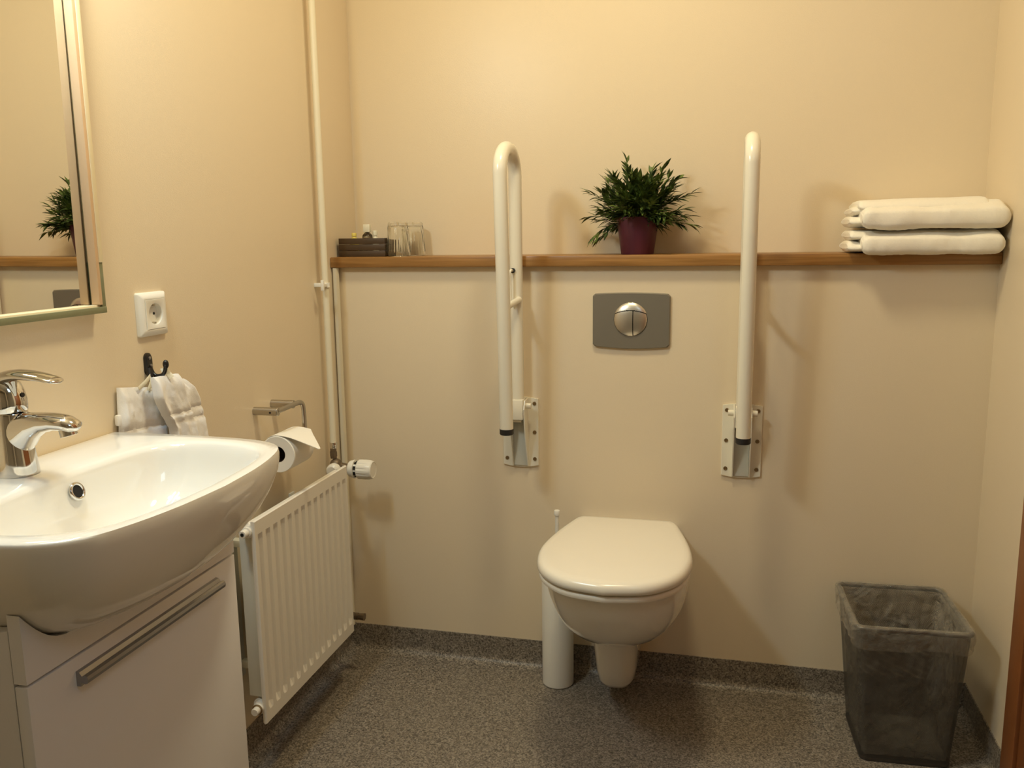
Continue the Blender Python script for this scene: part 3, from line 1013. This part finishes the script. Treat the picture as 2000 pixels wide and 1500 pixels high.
# ------------------------------------------------------------------ fold-up grab bars
def grab_bar(cx, label, near_y, flip):
    t = thing('grab_bar', label, 'grab bar', (cx, 0, 0.583), 'fold-up grab bars either side of the toilet')
    z0, z1 = 0.584, 0.764
    # wall plate with slightly curved ends
    bm = BM()
    def plate(h, x):
        out = []
        n = 10
        for k in range(n + 1):
            s = -1 + 2 * k / n
            out.append(Vector((cx + s * h, -x, z0 - 0.006 + 0.006 * s * s)))
        for k in range(n + 1):
            s = 1 - 2 * k / n
            out.append(Vector((cx + s * h, -x, z1 + 0.005 - 0.005 * s * s)))
        return out
    loft(bm, [plate(0.0485, 0.0), plate(0.0485, 0.0045), plate(0.0475, 0.0055)])
    obj('wall_plate', bm, 'bar_enamel', t, angle=25)
    # hinge channel: two cheeks and a web
    bm = BM()
    for s in (-1, 1):
        xx = cx + s * 0.0205
        cheek = [Vector((xx - 0.0015, 0, 0)) + Vector((0, -0.0054, z0 - 0.003)), Vector((xx - 0.0015, -0.0120, z0 - 0.002)), Vector((xx - 0.0015, -0.030, z0 + 0.05)),
                 Vector((xx - 0.0015, -0.050, z1 - 0.065)), Vector((xx - 0.0015, -0.056, z1 - 0.02)), Vector((xx - 0.0015, -0.046, z1 + 0.002)), Vector((xx - 0.0015, -0.0054, z1 + 0.003))]
        extrude_poly(bm, cheek, (0.003, 0, 0))
    obj('hinge_cheek', bm, 'bar_enamel', t, angle=25)
    bm = BM()
    rbox(bm, (cx - 0.0188, -0.0095, z0 - 0.001), (cx + 0.0188, -0.0057, z0 + 0.125), 0.001)
    obj('hinge_web', bm, 'grey_enamel', t, label='grey web inside the hinge')
    ty = -0.034
    for s in (-1, 1):
        bm = BM()
        lathe(bm, [(0.0078, 0.0), (0.0078, 0.012), (0.0070, 0.0135)], (cx + s * 0.022 if s > 0 else cx - 0.0355, -0.034, z1 - 0.013), 'X', 18)
        obj('hinge_pin', bm, 'bar_enamel', t)
    for s in (-1, 1):
        for zz in (z0 + 0.017, z0 + 0.090, z1 - 0.012):
            bm = BM()
            lathe(bm, [(0.0052, -0.0052), (0.0050, -0.0068), (0.0030, -0.0070), (0.0026, -0.0060)], (cx + s * 0.038, 0, zz), 'Y', 16)
            obj('screw', bm, 'brass', t)
    # clamp block that carries the rear tube
    bm = BM()
    rbox(bm, (cx - 0.0180, -0.056, z1 - 0.048), (cx + 0.0180, -0.0165, z1 + 0.006), 0.003)
    rbox(bm, (cx - 0.0110, -0.046, z1 - 0.056), (cx + 0.0110, -0.022, z1 - 0.048), 0.002)
    obj('clamp', bm, 'bar_enamel', t)
    # the U-shaped tube
    zt = 1.399
    yr, yf = -0.036, near_y
    lean = 0.030          # the front leg stands a little farther out at the top
    rr = (yr - yf) / 2
    pts = [Vector((cx, yr, z1 + 0.005)), Vector((cx, yr, 0.95)), Vector((cx, yr, 1.15))]
    n = 20
    for k in range(n + 1):
        a = PI * k / n
        yy = (yr + yf) / 2 + rr * math.cos(a)
        pts.append(Vector((cx, yy - lean * (1 - math.cos(a)) / 2, zt - rr + rr * math.sin(a))))
    pts += [Vector((cx, yf - lean * 0.62, 1.14)), Vector((cx, yf - lean * 0.30, 0.92)), Vector((cx, yf, 0.716))]
    bm = BM()
    tube(bm, pts, 0.0168, 28)
    rail = obj('rail', bm, 'bar_enamel', t)
    bm = BM()
    lathe(bm, [(0.0150, 0.015), (0.0176, 0.0145), (0.0176, 0.002), (0.0160, 0.0)], (cx, yf, 0.7015), 'Z', 28)
    obj('end_cap', bm, 'black_rubber', t, label='black rubber end cap')
    # support peg and spring wire between the two tubes
    bm = BM()
    tube(bm, [(cx + 0.010, yr - 0.012, 1.030), (cx, (yr + yf) / 2, 1.021), (cx - 0.002, yf - lean * 0.45 + 0.014, 1.016)], 0.0082, 16)
    obj('cross_peg', bm, 'bar_enamel', t)
    bm = BM()
    wx = cx - 0.004
    tube(bm, catmull([(wx, yr - 0.019, 1.103), (wx - 0.002, yr - 0.030, 1.105), (wx - 0.004, yr - 0.036, 1.098), (wx - 0.004, yr - 0.036, 1.08), (wx - 0.003, yr - 0.034, 1.022)], 5), 0.0034, 10)
    obj('spring_wire', bm, 'bar_enamel', t)
    bm = BM()
    tube(bm, [(wx, yr - 0.0165, 1.104), (wx, yr - 0.024, 1.104)], 0.0062, 14)
    obj('wire_grommet', bm, 'black_rubber', t)
    return t
grab_bar(0.523, 'folded-up white grab bar to the left of the flush plate', -0.158, 1)
grab_bar(1.0945, 'folded-up white grab bar to the right of the flush plate', -0.150, -1)

# ------------------------------------------------------------------ flush plate
FPX, FPZ = 0.8140, 0.9755
t = thing('flush_plate', 'grey satin flush plate on the wall above the toilet', 'flush plate', (FPX, 0, FPZ - 0.072))
bm = BM()
def fp(hx, hz, bow, y):
    out = []
    n = 16
    c = 0.006
    for k in range(n + 1):
        s = -1 + 2 * k / n
        out.append(Vector((FPX + s * (hx - c), y, FPZ - hz - bow * (1 - s * s))))
    out.append(Vector((FPX + hx, y, FPZ - hz + c)))
    out.append(Vector((FPX + hx, y, FPZ + hz - c)))
    for k in range(n + 1):
        s = 1 - 2 * k / n
        out.append(Vector((FPX + s * (hx - c), y, FPZ + hz + bow * 0.55 * (1 - s * s))))
    out.append(Vector((FPX - hx, y, FPZ + hz - c)))
    out.append(Vector((FPX - hx, y, FPZ - hz + c)))
    return out
loft(bm, [fp(0.0975, 0.0675, 0.005, 0.002), fp(0.0975, 0.0675, 0.005, -0.007), fp(0.0955, 0.0655, 0.005, -0.0095)])
obj('plate', bm, 'satin_plate', t, angle=30)
# domed button: top cap, large and small press segment, separated by dark joints
BCX, BCZ, BR, BH = FPX - 0.0008, FPZ + 0.0025, 0.0430, 0.014
def dome_y(x, z):
    d = min(1.0, math.hypot(x, z) / BR)
    return -(0.0095 + BH * math.sqrt(max(0.0, 1 - d * d * 0.94)) - 0.0028)
bm = BM()
# dark backing dome that shows in the joints
rings = []
for k in range(12):
    r_ = BR * 0.995 * math.cos(PI / 2 * k / 12)
    rings.append([Vector((BCX + r_ * math.cos(2 * PI * i / 48), dome_y(r_, 0) + 0.0012, BCZ + r_ * math.sin(2 * PI * i / 48))) for i in range(48)])
loft(bm, rings)
obj('button_joint', bm, 'dark_hole', t, label='thin dark joints round the buttons')
def curve_z(x):
    return 0.0235 - 0.0080 * (x / 0.038) ** 2
def patch(test, name, inset=0.0006, N=110):
    bm = BM()
    vs = {}
    st = 2 * BR / N
    def V(i, j):
        if (i, j) not in vs:
            x, z = -BR + i * st, -BR + j * st
            vs[i, j] = bm.verts.new((BCX + x, dome_y(x, z), BCZ + z))
        return vs[i, j]
    for i in range(N):
        for j in range(N):
            x, z = -BR + (i + .5) * st, -BR + (j + .5) * st
            if test(x, z):
                bm.faces.new((V(i, j), V(i + 1, j), V(i + 1, j + 1), V(i, j + 1)))
    obj(name, bm, 'satin_button', t, angle=80)
g = 0.0011
patch(lambda x, z: math.hypot(x, z) < BR * 1.002 and z > curve_z(x) + g, 'button_rim')
patch(lambda x, z: math.hypot(x, z) < BR * 0.962 and z < curve_z(x) - g and x < 0.0065 - g, 'large_button')
patch(lambda x, z: math.hypot(x, z) < BR * 0.962 and z < curve_z(x) - g and x > 0.0065 + g, 'small_button')

# ------------------------------------------------------------------ wall-hung toilet
WCX = 0.816
t = thing('toilet', 'white wall-hung toilet with closed lid below the flush plate', 'toilet', (WCX, 0, 0.05))
LH = [(0.0, -0.078), (0.06, -0.078), (0.114, -0.079), (0.125, -0.088), (0.142, -0.145), (0.161, -0.225), (0.1725, -0.30), (0.1725, -0.355), (0.160, -0.418), (0.132, -0.468), (0.082, -0.508), (0.0, -0.526)]
lhp = resample(catmull([(a, b, 0) for a, b in LH], 8), 41)
LC = lhp + [Vector((-p.x, p.y, 0)) for p in lhp[-2:0:-1]]
lcen = Vector((0, -0.30, 0))
def lid_ring(s, z, dx=0.0):
    out = []
    for p in LC:
        q = lcen + (p - lcen) * s
        out.append(Vector((WCX + q.x, q.y, z + 0.008)))
    return out
bm = BM()
loft(bm, [lid_ring(0.95, 0.4475), lid_ring(0.985, 0.4475), lid_ring(0.998, 0.4505), lid_ring(1.0, 0.456), lid_ring(0.995, 0.4625), lid_ring(0.975, 0.4685), lid_ring(0.94, 0.4720), lid_ring(0.88, 0.4735), lid_ring(0.5, 0.4755), lid_ring(0.05, 0.476)])
obj('lid', bm, 'toilet_plastic', t, angle=50)
bm = BM()
loft(bm, [lid_ring(0.62, 0.4310), lid_ring(0.955, 0.4295), lid_ring(0.975, 0.4310), lid_ring(0.982, 0.4360), lid_ring(0.975, 0.4415), lid_ring(0.95, 0.4440), lid_ring(0.62, 0.4440)], True, True)
obj('seat', bm, 'toilet_plastic', t, angle=50)
bm = BM()
bm.free()
for s in (-1, 1):
    bm = BM()
    tube(bm, [(WCX + s * 0.05, -0.070, 0.461), (WCX + s * 0.10, -0.070, 0.461)], 0.011, 16)
    obj('hinge', bm, 'steel', t)
# pan: rings from the trap outlet up to the rim
WZ = [0.052, 0.056, 0.070, 0.10, 0.15, 0.190, 0.210, 0.222, 0.240, 0.265, 0.30, 0.34, 0.375, 0.40, 0.425, 0.4365]
WW = [0.034, 0.042, 0.048, 0.052, 0.0555, 0.0585, 0.064, 0.084, 0.106, 0.126, 0.143, 0.155, 0.162, 0.1655, 0.1665, 0.166]
WF = [-0.155, -0.168, -0.181, -0.192, -0.205, -0.218, -0.232, -0.262, -0.310, -0.360, -0.41, -0.450, -0.476, -0.490, -0.500, -0.499]
WXO = [-0.018] * 5 + [-0.018, -0.016, -0.012, -0.008, -0.005, -0.003, 0, 0, 0, 0, 0]
def pan_ring(w, f, z, sq, xo):
    out = []
    n = 64
    yb = -0.0005
    ym = lerp(yb, f, 0.52)
    wb = lerp(w, min(w, 0.115), 0.85)       # narrower where it meets the wall
    for k in range(n + 1):
        a = PI * k / n                      # front half
        c, s_ = math.cos(a), math.sin(a)
        e = 2.0 / sq
        x = w * math.copysign(abs(c) ** e, c)
        y = ym + (f - ym) * abs(s_) ** e
        out.append(Vector((WCX + xo + x, y, z)))
    m = 14
    for k in range(1, m + 1):
        tt = k / m
        out.append(Vector((WCX + xo - lerp(w, wb, tt ** 1.6), lerp(ym, yb, tt), z)))
    for k in range(m, 0, -1):
        tt = k / m
        out.append(Vector((WCX + xo + lerp(w, wb, tt ** 1.6), lerp(ym, yb, tt), z)))
    return out
bm = BM()
loft(bm, [pan_ring(w, f, z, 2.9 if z < 0.20 else (2.45 if z < 0.225 else 2.15), xo) for z, w, f, xo in zip(WZ, WW, WF, WXO)])
obj('pan', bm, 'ceramic', t, angle=60)

# ------------------------------------------------------------------ toilet brush
BX, BY = 0.634, -0.070
t = thing('toilet_brush', 'white toilet brush in a tall round holder beside the toilet', 'toilet brush', (BX, BY, 0))
bm = BM()
lathe(bm, [(0.039, 0.0), (0.0420, 0.003), (0.0420, 0.285), (0.0405, 0.290), (0.0375, 0.290), (0.0375, 0.02), (0.001, 0.02)], (BX, BY, 0), 'Z', 48)
obj('holder', bm, 'white_plastic', t)
bm = BM()
lathe(bm, [(0.0372, 0.283), (0.0372, 0.288), (0.012, 0.294), (0.0052, 0.296), (0.0052, 0.468), (0.0075, 0.470), (0.0080, 0.474), (0.0080, 0.481), (0.0070, 0.483), (0.001, 0.4835)], (BX - 0.001, BY, 0), 'Z', 28)
obj('brush_handle', bm, 'white_plastic', t)

# ------------------------------------------------------------------ mesh waste bin with bag
t = thing('waste_bin', 'square grey wire mesh waste bin lined with a clear bag', 'bin', (1.462, -0.168, 0))
BINC0, BINC1 = Vector((1.4635, -0.168, 0)), Vector((1.459, -0.162, 0))
brot = Matrix.Rotation(R(2.5), 3, 'Z')
HB = 0.330
def bin_ring(z, grow=0.0, rad=0.018):
    tt = z / HB
    c = BINC0.lerp(BINC1, tt)
    hx, hy = lerp(0.096, 0.119, tt) + grow, lerp(0.096, 0.126, tt) + grow
    return [c + brot @ Vector((p.x, p.y, 0)) + Vector((0, 0, z)) for p in rrect(0, 0, hx, hy, rad, 0, 6)]
bm = BM()
loft(bm, [bin_ring(z) for z in (0.006, 0.08, 0.16, 0.24, HB - 0.004)], False, False)
obj('mesh_side', bm, 'wire_mesh', t)
bm = BM()
loft(bm, [bin_ring(0.0015, -0.004), bin_ring(0.0, -0.001), bin_ring(0.006, 0.001), bin_ring(0.010, 0.0005), bin_ring(0.009, -0.003)], True, True)
obj('base', bm, 'bin_steel', t)
bm = BM()
rp = bin_ring(HB)
rp = rp + [rp[0], rp[1]]
tube(bm, rp, 0.0055, 10, cap=False)
obj('rim', bm, 'bin_steel', t)

# clear liner: lines the inside, folds over the rim
t2 = thing('bin_liner', 'clear plastic bag lining the mesh bin and folded over its rim', 'bag', (1.462, -0.168, 0.012))
bm = BM()
rings = []
def liner_ring(z, grow, amp, sd, zamp=0.0, out=1):
    tt = max(0, min(1, z / HB))
    c = BINC0.lerp(BINC1, tt)
    hx, hy = lerp(0.096, 0.119, tt) + grow, lerp(0.096, 0.126, tt) + grow
    loop = rrect(0, 0, hx, hy, 0.018 + max(-0.006, grow), 0, 8)
    loop = resample(loop + [loop[0]], 261)[:-1]
    n = len(loop)
    res = []
    for k, p in enumerate(loop):
        d = (loop[(k + 1) % n] - loop[k - 1]).normalized()
        d = Vector((d.y, -d.x, 0))
        a = 2 * PI * k / n
        ca, sa = math.cos(a), math.sin(a)
        n1 = noise.noise(Vector((ca * 3.1 + sd, sa * 3.1, z * 13)))
        n2 = noise.noise(Vector((ca * 9 + 4, sa * 9 + sd, z * 34)))
        n3 = noise.noise(Vector((ca * 14 + z * 60, sa * 14 + sd, z * 46)))
        w = abs(n1 + 0.55 * n2) + 0.45 * abs(n3)
        p2 = p + d * (amp * w * out)
        zz = z + zamp * noise.noise(Vector((ca * 1.6 + 3, sa * 1.6, sd)))
        res.append(c + brot @ p2 + Vector((0, 0, zz)))
    return res
zs_ = [0.014 + 0.0072 * k for k in range(42)]
for z in zs_:
    rings.append(liner_ring(z, -0.0045, 0.020 * (0.35 + 0.65 * math.sin(PI * z / 0.33)), 1.7, 0, -1))
rings.append(liner_ring(0.322, -0.0080, 0.004, 1.7, 0, -1))
rings.append(liner_ring(0.333, -0.0075, 0.0008, 1.7, 0, -1))
rings.append(liner_ring(0.3372, -0.0035, 0.0004, 1.7))
rings.append(liner_ring(0.3375, 0.0000, 0.0004, 1.7))
rings.append(liner_ring(0.3368, 0.0036, 0.0006, 1.7))
rings.append(liner_ring(0.3345, 0.0062, 0.0010, 1.7))
rings.append(liner_ring(0.3310, 0.0072, 0.0016, 1.7))
rings.append(liner_ring(0.325, 0.0075, 0.0040, 1.7))
rings.append(liner_ring(0.318, 0.0075, 0.0060, 1.7))
rings.append(liner_ring(0.310, 0.0075, 0.0060, 1.7, 0.003))
rings.append(liner_ring(0.302, 0.0075, 0.0050, 1.7, 0.006))
rings.append(liner_ring(0.289, 0.0070, 0.0060, 1.7, 0.012))
rings.append(liner_ring(0.286, 0.0060, 0.0060, 1.7, 0.012))
loft(bm, rings, True, False)
obj('film', bm, 'plastic_film', t2, angle=80)

# ------------------------------------------------------------------ things on the shelf
# wooden box
bx0, bx1, by0, by1 = 0.011, 0.146, 0.016, 0.094
t = thing('wooden_box', 'dark slatted wooden box at the left end of the shelf', 'box', ((bx0 + bx1) / 2, 0.05, ZT))
th = 0.007
bm = BM()
for k in range(3):
    za, zb = ZT + 0.0168 * k + 0.0003, ZT + 0.0168 * (k + 1) - 0.0005
    rbox(bm, (bx0, by0, za), (bx1, by0 + th, zb), 0.0008)
    rbox(bm, (bx0, by1 - th, za), (bx1, by1, zb), 0.0008)
    rbox(bm, (bx0, by0 + th, za), (bx0 + th, by1 - th, zb), 0.0008)
    rbox(bm, (bx1 - th, by0 + th, za), (bx1, by1 - th, zb), 0.0008)
obj('side', bm, 'dark_wood', t)
bm = BM()
rbox(bm, (bx0 + th, by0 + th, ZT + 0.0005), (bx1 - th, by1 - th, ZT + 0.006))
obj('bottom', bm, 'dark_wood', t)
def bottle(x, y, label, h, r, mat, capm, capr, caph, shape='round'):
    t = thing('toiletry_bottle', label, 'bottle', (x, y, ZT + 0.0065), 'toiletries standing in the wooden box')
    z = ZT + 0.0065
    bm = BM()
    lathe(bm, [(r * 0.9, 0), (r, 0.002), (r, h - 0.012), (r * 0.93, h - 0.006), (r * 0.5, h), (r * 0.42, h + 0.002)], (x, y, z), 'Z', 24)
    obj('bottle_body', bm, mat, t)
    bm = BM()
    if shape == 'square':
        rbox(bm, (x - capr, y - capr * 0.7, z + h + 0.002), (x + capr, y + capr * 0.7, z + h + 0.002 + caph), 0.001)
    else:
        lathe(bm, [(capr, 0.0025), (capr, caph), (capr * 0.85, caph + 0.002)], (x, y, z + h), 'Z', 20)
    obj('cap', bm, capm, t)
bottle(0.078, 0.060, 'clear bottle with a tall pale cap, tallest in the wooden box', 0.058, 0.0145, 'bottle_clear', 'cream_plastic', 0.0095, 0.021, 'square')
bottle(0.045, 0.045, 'small yellow bottle left of the tall one in the wooden box', 0.046, 0.0125, 'soap_yellow', 'soap_yellow', 0.007, 0.010)
bottle(0.094, 0.076, 'short cream bottle right of the tall one in the wooden box', 0.048, 0.0105, 'bottle_cap', 'bottle_cap', 0.007, 0.014)

# upturned tumblers
def tumbler(x, y, label):
    t = thing('drinking_glass', label, 'glass', (x, y, ZT), 'upturned glasses on the shelf')
    H = 0.092
    n = 96
    def ring(r, z, rib):
        return [Vector((x + r * (1 + rib * math.sin(PI * k / 2)) * math.cos(2 * PI * k / n), y + r * (1 + rib * math.sin(PI * k / 2)) * math.sin(2 * PI * k / n), ZT + z)) for k in range(n)]
    rt, rb = 0.0325, 0.0265
    def rr_(z):
        return lerp(rt, rb, z / H)
    rings = [ring(rr_(0.0) - 0.0012, 0.0008, 0), ring(rr_(0.0), 0.0015, 0), ring(rr_(0.010), 0.010, 0), ring(rr_(0.014), 0.014, 0.022), ring(rr_(0.076), 0.076, 0.022), ring(rr_(0.081), 0.081, 0),
             ring(rb - 0.0005, H - 0.003, 0), ring(rb - 0.0035, H, 0), ring(rb * 0.5, H - 0.0012, 0), ring(0.002, H - 0.0015, 0),
             ]
    inner = [ring(0.002, H - 0.010, 0), ring(rb * 0.6, H - 0.010, 0), ring(rb - 0.0045, H - 0.0115, 0), ring(rb - 0.003, H - 0.016, 0), ring(rr_(0.012) - 0.0024, 0.012, 0), ring(rr_(0) - 0.0021, 0.0012, 0)]
    bm = BM()
    loft(bm, rings + inner + [rings[0]], False, False)
    bmesh.ops.remove_doubles(bm, verts=bm.verts[:], dist=1e-7)
    obj('glass', bm, 'tumbler_glass', t, angle=25)
tumbler(0.1785, 0.034, 'front upturned ribbed glass, beside the dark wooden box')
tumbler(0.1970, 0.103, 'rear upturned ribbed glass, farther right from the wooden box')

# potted plant
PPX, PPY = 0.8215, 0.062
t = thing('potted_plant', 'artificial green leafy plant in a plum pot on the shelf', 'plant', (PPX, PPY, ZT))
bm = BM()
lathe(bm, [(0.0405, 0.0), (0.0415, 0.0015), (0.0545, 0.0925), (0.0543, 0.0938), (0.0525, 0.0935), (0.0500, 0.078)], (PPX, PPY, ZT), 'Z', 48)
obj('pot', bm, 'pot', t)
bm = BM()
lathe(bm, [(0.0496, 0.0765), (0.0496, 0.0785), (0.001, 0.081)], (PPX, PPY, ZT), 'Z', 32)
obj('soil', bm, 'soil', t)
bm_l = BM()
bm_s = BM()
rnd = random.Random(11)
def leaf(bm, p, d, up, L, w):
    d = d.normalized()
    s = d.cross(up)
    if s.length < 1e-4: s = d.cross(Vector((1, 0, 0)))
    s.normalize()
    n = s.cross(d).normalized()
    st = [(0, 0.10), (0.18, 0.62), (0.42, 1.0), (0.70, 0.66), (1.0, 0.03)]
    L_, C_, R_ = [], [], []
    for tt, ww in st:
        c = p + d * (L * tt) - n * (L * 0.16 * tt * tt)
        L_.append(bm.verts.new(c + s * (w * ww) + n * (w * 0.35 * ww)))
        C_.append(bm.verts.new(c))
        R_.append(bm.verts.new(c - s * (w * ww) + n * (w * 0.35 * ww)))
    for i in range(len(st) - 1):
        bm.faces.new((L_[i], C_[i], C_[i + 1], L_[i + 1]))
        bm.faces.new((C_[i], R_[i], R_[i + 1], C_[i + 1]))
def stem(az, el, length, droop, lf=1.0):
    base = Vector((PPX + rnd.uniform(-0.022, 0.022), PPY + rnd.uniform(-0.022, 0.022), ZT + 0.078))
    d = Vector((math.cos(az) * math.cos(el), math.sin(az) * math.cos(el), math.sin(el)))
    pts = [base]
    n = 12
    for k in range(n):
        d = (d + Vector((0, 0, -droop / n))).normalized()
        q = pts[-1] + d * (length / n)
        q.z = max(q.z, ZT + 0.035)
        if q.y > YB - 0.012: q.y = YB - 0.012 - 0.02 * rnd.random()
        pts.append(q)
    tube(bm_s, pts, [lerp(0.0013, 0.0006, i / n) for i in range(n + 1)], 5)
    for k in range(3, n + 1):
        p = pts[k]
        dd = (pts[k] - pts[k - 1]).normalized()
        for sgn in ((1, -1) if k < n else (0, 1, -1)):
            if rnd.random() < 0.10: continue
            side = dd.cross(Vector((0, 0, 1)))
            if side.length < 0.05: side = Vector((1, 0, 0))
            side.normalize()
            rollv = Matrix.Rotation(rnd.uniform(-1.0, 1.0), 3, dd) @ side
            ang = rnd.uniform(0.35, 0.8) * (1 if sgn else 0)
            ld = dd * math.cos(ang) + rollv * (sgn * math.sin(ang))
            tip = p + ld.normalized() * 0.03
            if tip.y > YB - 0.003: ld.y = -abs(ld.y)
            leaf(bm_l, p, ld, Vector((rnd.uniform(-.3, .3), rnd.uniform(-.3, .3), 1)), lf * rnd.uniform(0.026, 0.038), lf * rnd.uniform(0.0036, 0.0054))
for k in range(110):
    az = 2 * PI * k / 110 * 5.03 + rnd.uniform(-0.25, 0.25)
    q = rnd.random()
    el = lerp(0.12, 1.45, q ** 0.8)
    ln = lerp(0.112, 0.126, q) * rnd.uniform(0.72, 1.06)
    if math.sin(az) > 0.3: ln *= 0.75
    stem(az, el, ln, rnd.uniform(0.1, 0.55))
# a few sprays that leave the crown, as in the photograph
for az, el, ln, dr_ in ((R(183), 0.72, 0.145, 0.35), (R(168), 0.44, 0.118, 0.55), (R(196), 0.22, 0.112, 1.0), (R(190), 0.20, 0.10, 1.15), (R(140), 0.95, 0.145, 0.2), (R(5), 0.86, 0.160, 0.30), (R(-8), 0.60, 0.108, 0.9),
                       (R(8), 0.30, 0.10, 0.3), (R(-12), 0.45, 0.112, 0.9), (R(60), 1.2, 0.145, 0.1), (R(20), 1.12, 0.150, 0.10), (R(150), 1.30, 0.158, 0.05), (R(-20), 0.05, 0.085, 0.3), (R(-6), 0.70, 0.148, 0.45)):
    stem(az, el, ln, dr_)
obj('foliage', bm_l, 'leaf', t, angle=60)
obj('stems', bm_s, 'leaf', t)

# folded bath towels
def bath_towel(label, z0, h, x0, x1, y0, y1, seed, sag, lobes):
    t = thing('bath_towel', label, 'towel', ((x0 + x1) / 2, (y0 + y1) / 2, z0), 'folded towels on the shelf')
    def slab(xa, xb, ya, yb, za, zb, sd, amp, ex=4.2, nx=80):
        bm = BM()
        rings = []
        for i in range(nx + 1):
            u = 0.5 - 0.5 * math.cos(PI * i / nx)
            e = min(1.0, min(u, 1 - u) * (xb - xa) / (0.42 * (zb - za)))
            k = (1 - (1 - e) ** 2.6) ** (1 / 2.6)
            k = max(k, 0.40)
            x = lerp(xa, xb, u)
            ring = []
            cy, cz = (ya + yb) / 2, (za + zb) / 2
            hy, hz = (yb - ya) / 2, (zb - za) / 2
            for j in range(44):
                a = 2 * PI * j / 44
                ca, sa = math.cos(a), math.sin(a)
                f = 2 / ex
                py = hy * math.copysign(abs(ca) ** f, ca) * (0.90 + 0.10 * k)
                pz = hz * math.copysign(abs(sa) ** f, sa) * k
                q = Vector((x, cy + py, cz + pz))
                s_ = sag(u)
                q.z += s_[0] * max(0.0, sa) * k * k
                nn = noise.noise(Vector((q.x * 14 + sd, q.y * 14, q.z * 20))) * amp + noise.noise(Vector((q.x * 70 + sd, q.y * 70, q.z * 70))) * amp * 0.25 + noise.noise(Vector((q.x * 190 + sd, q.y * 190, q.z * 190))) * 0.0007
                q += Vector((0, ca, sa)) * nn
                q.z = max(q.z, za + (s_[1] if s_[1] > 0 else 0) + 0.0002)
                if q.y < -0.028: q.z -= 0.008 * min(1.0, (-0.028 - q.y) / 0.03)
                ring.append(q)
            rings.append(ring)
        loft(bm, rings)
        return bm
    bm = slab(x0, x1, y0, y1, z0, z0 + h, seed, 0.0050)
    main = obj('fold', bm, 'towel', t, angle=70)
    for (xa, xb, ya, yb, za, zb, nm) in lobes:
        o = obj(nm, slab(xa, xb, ya, yb, z0 + za, z0 + zb, seed + za * 90, 0.0022, 2.4, 30), 'towel', t, angle=70)
    return t
S0 = lambda u: (0.004 * math.cos(u * 6), 0.0)
bath_towel('lower of the two folded white bath towels on the shelf end', ZT + 0.0003, 0.054, 1.345, 1.641, -0.076, 0.150, 2.2, lambda u: (-0.003 * math.sin(PI * u), 0.0),
           [(1.318, 1.42, -0.045, 0.13, 0.001, 0.030, 'folded_edge'), (1.322, 1.42, -0.045, 0.13, 0.0285, 0.055, 'folded_edge')])
bath_towel('upper of the two folded white bath towels on the shelf end', ZT + 0.0580, 0.056, 1.342, 1.648, -0.078, 0.150, 7.7, lambda u: (-0.002 + 0.006 * u, 0.0),
           [(1.320, 1.42, -0.040, 0.13, 0.001, 0.030, 'folded_edge'), (1.326, 1.42, -0.030, 0.13, 0.027, 0.050, 'folded_edge'), (1.338, 1.612, -0.050, 0.145, 0.036, 0.066, 'top_fold')])

# ------------------------------------------------------------------ light
def bulb(name, loc, rad, energy, col):
    l = bpy.data.lights.new(name, 'POINT')
    l.shadow_soft_size = rad
    l.energy = energy
    l.color = col
    o = bpy.data.objects.new(name, l)
    COL.objects.link(o)
    o.location = loc
    return o
def area(name, loc, size, energy, col, rot, shape='RECTANGLE', size_y=None, spread=180):
    l = bpy.data.lights.new(name, 'AREA')
    l.shape = shape
    l.size = size
    if size_y: l.size_y = size_y
    l.energy = energy
    l.color = col
    l.spread = R(spread)
    o = bpy.data.objects.new(name, l)
    COL.objects.link(o)
    o.location = loc
    o.rotation_euler = rot
    return o
# lamp over the mirror (just above the frame of the photograph): a bare bulb; the area light is an added cool fill for the lower walls
bulb('mirror_bulb', (0.155, -1.20, 1.885), 0.05, 11.4, (1.0, 0.865, 0.53))
area('mirror_cool_fill', (0.085, -1.20, 1.885), 0.06, 6.0, (0.38, 0.70, 1.0), (0, R(-40), 0), size_y=0.42)
# ceiling lamp
area('ceiling_light', (0.80, -0.68, ZC - 0.03), 0.28, 12.2, (1.0, 0.87, 0.56), (0, 0, 0), 'DISK')
# added cool fill for the cabinet front, unseen, high on the right
area('cool_fill', (1.60, -1.85, 2.20), 0.4, 1.9, (0.55, 0.80, 1.0), (R(52), 0, R(64)), size_y=0.4)

w = bpy.data.worlds.new('World')
SC.world = w
w.use_nodes = True
bg = w.node_tree.nodes['Background']
bg.inputs['Color'].default_value = (1.0, 0.86, 0.66, 1)
bg.inputs['Strength'].default_value = 0.02

# ------------------------------------------------------------------ camera
yaw, pitch, roll = R(13.88113), R(9.71478), R(-0.77053)
fwd = Vector((-math.sin(yaw) * math.cos(pitch), math.cos(yaw) * math.cos(pitch), -math.sin(pitch)))
rt = Vector((math.cos(yaw), math.sin(yaw), 0))
up = rt.cross(fwd)
rt2 = rt * math.cos(roll) + up * math.sin(roll)
up2 = -rt * math.sin(roll) + up * math.cos(roll)
M = Matrix((rt2, up2, -fwd)).transposed().to_4x4()
M.translation = Vector((1.043, -2.2, 1.19))
cd = bpy.data.cameras.new('camera')
cam = bpy.data.objects.new('camera', cd)
COL.objects.link(cam)
cam.matrix_world = M
cd.sensor_width = 36.0
cd.lens = 36.0 * 1686.06 / 2000.0
cd.clip_start = 0.02
SC.camera = cam

SC.view_settings.view_transform = 'Standard'
SC.view_settings.look = 'None'
SC.view_settings.exposure = 0.0
SC.view_settings.gamma = 1.0
SC.view_settings.use_curve_mapping = False
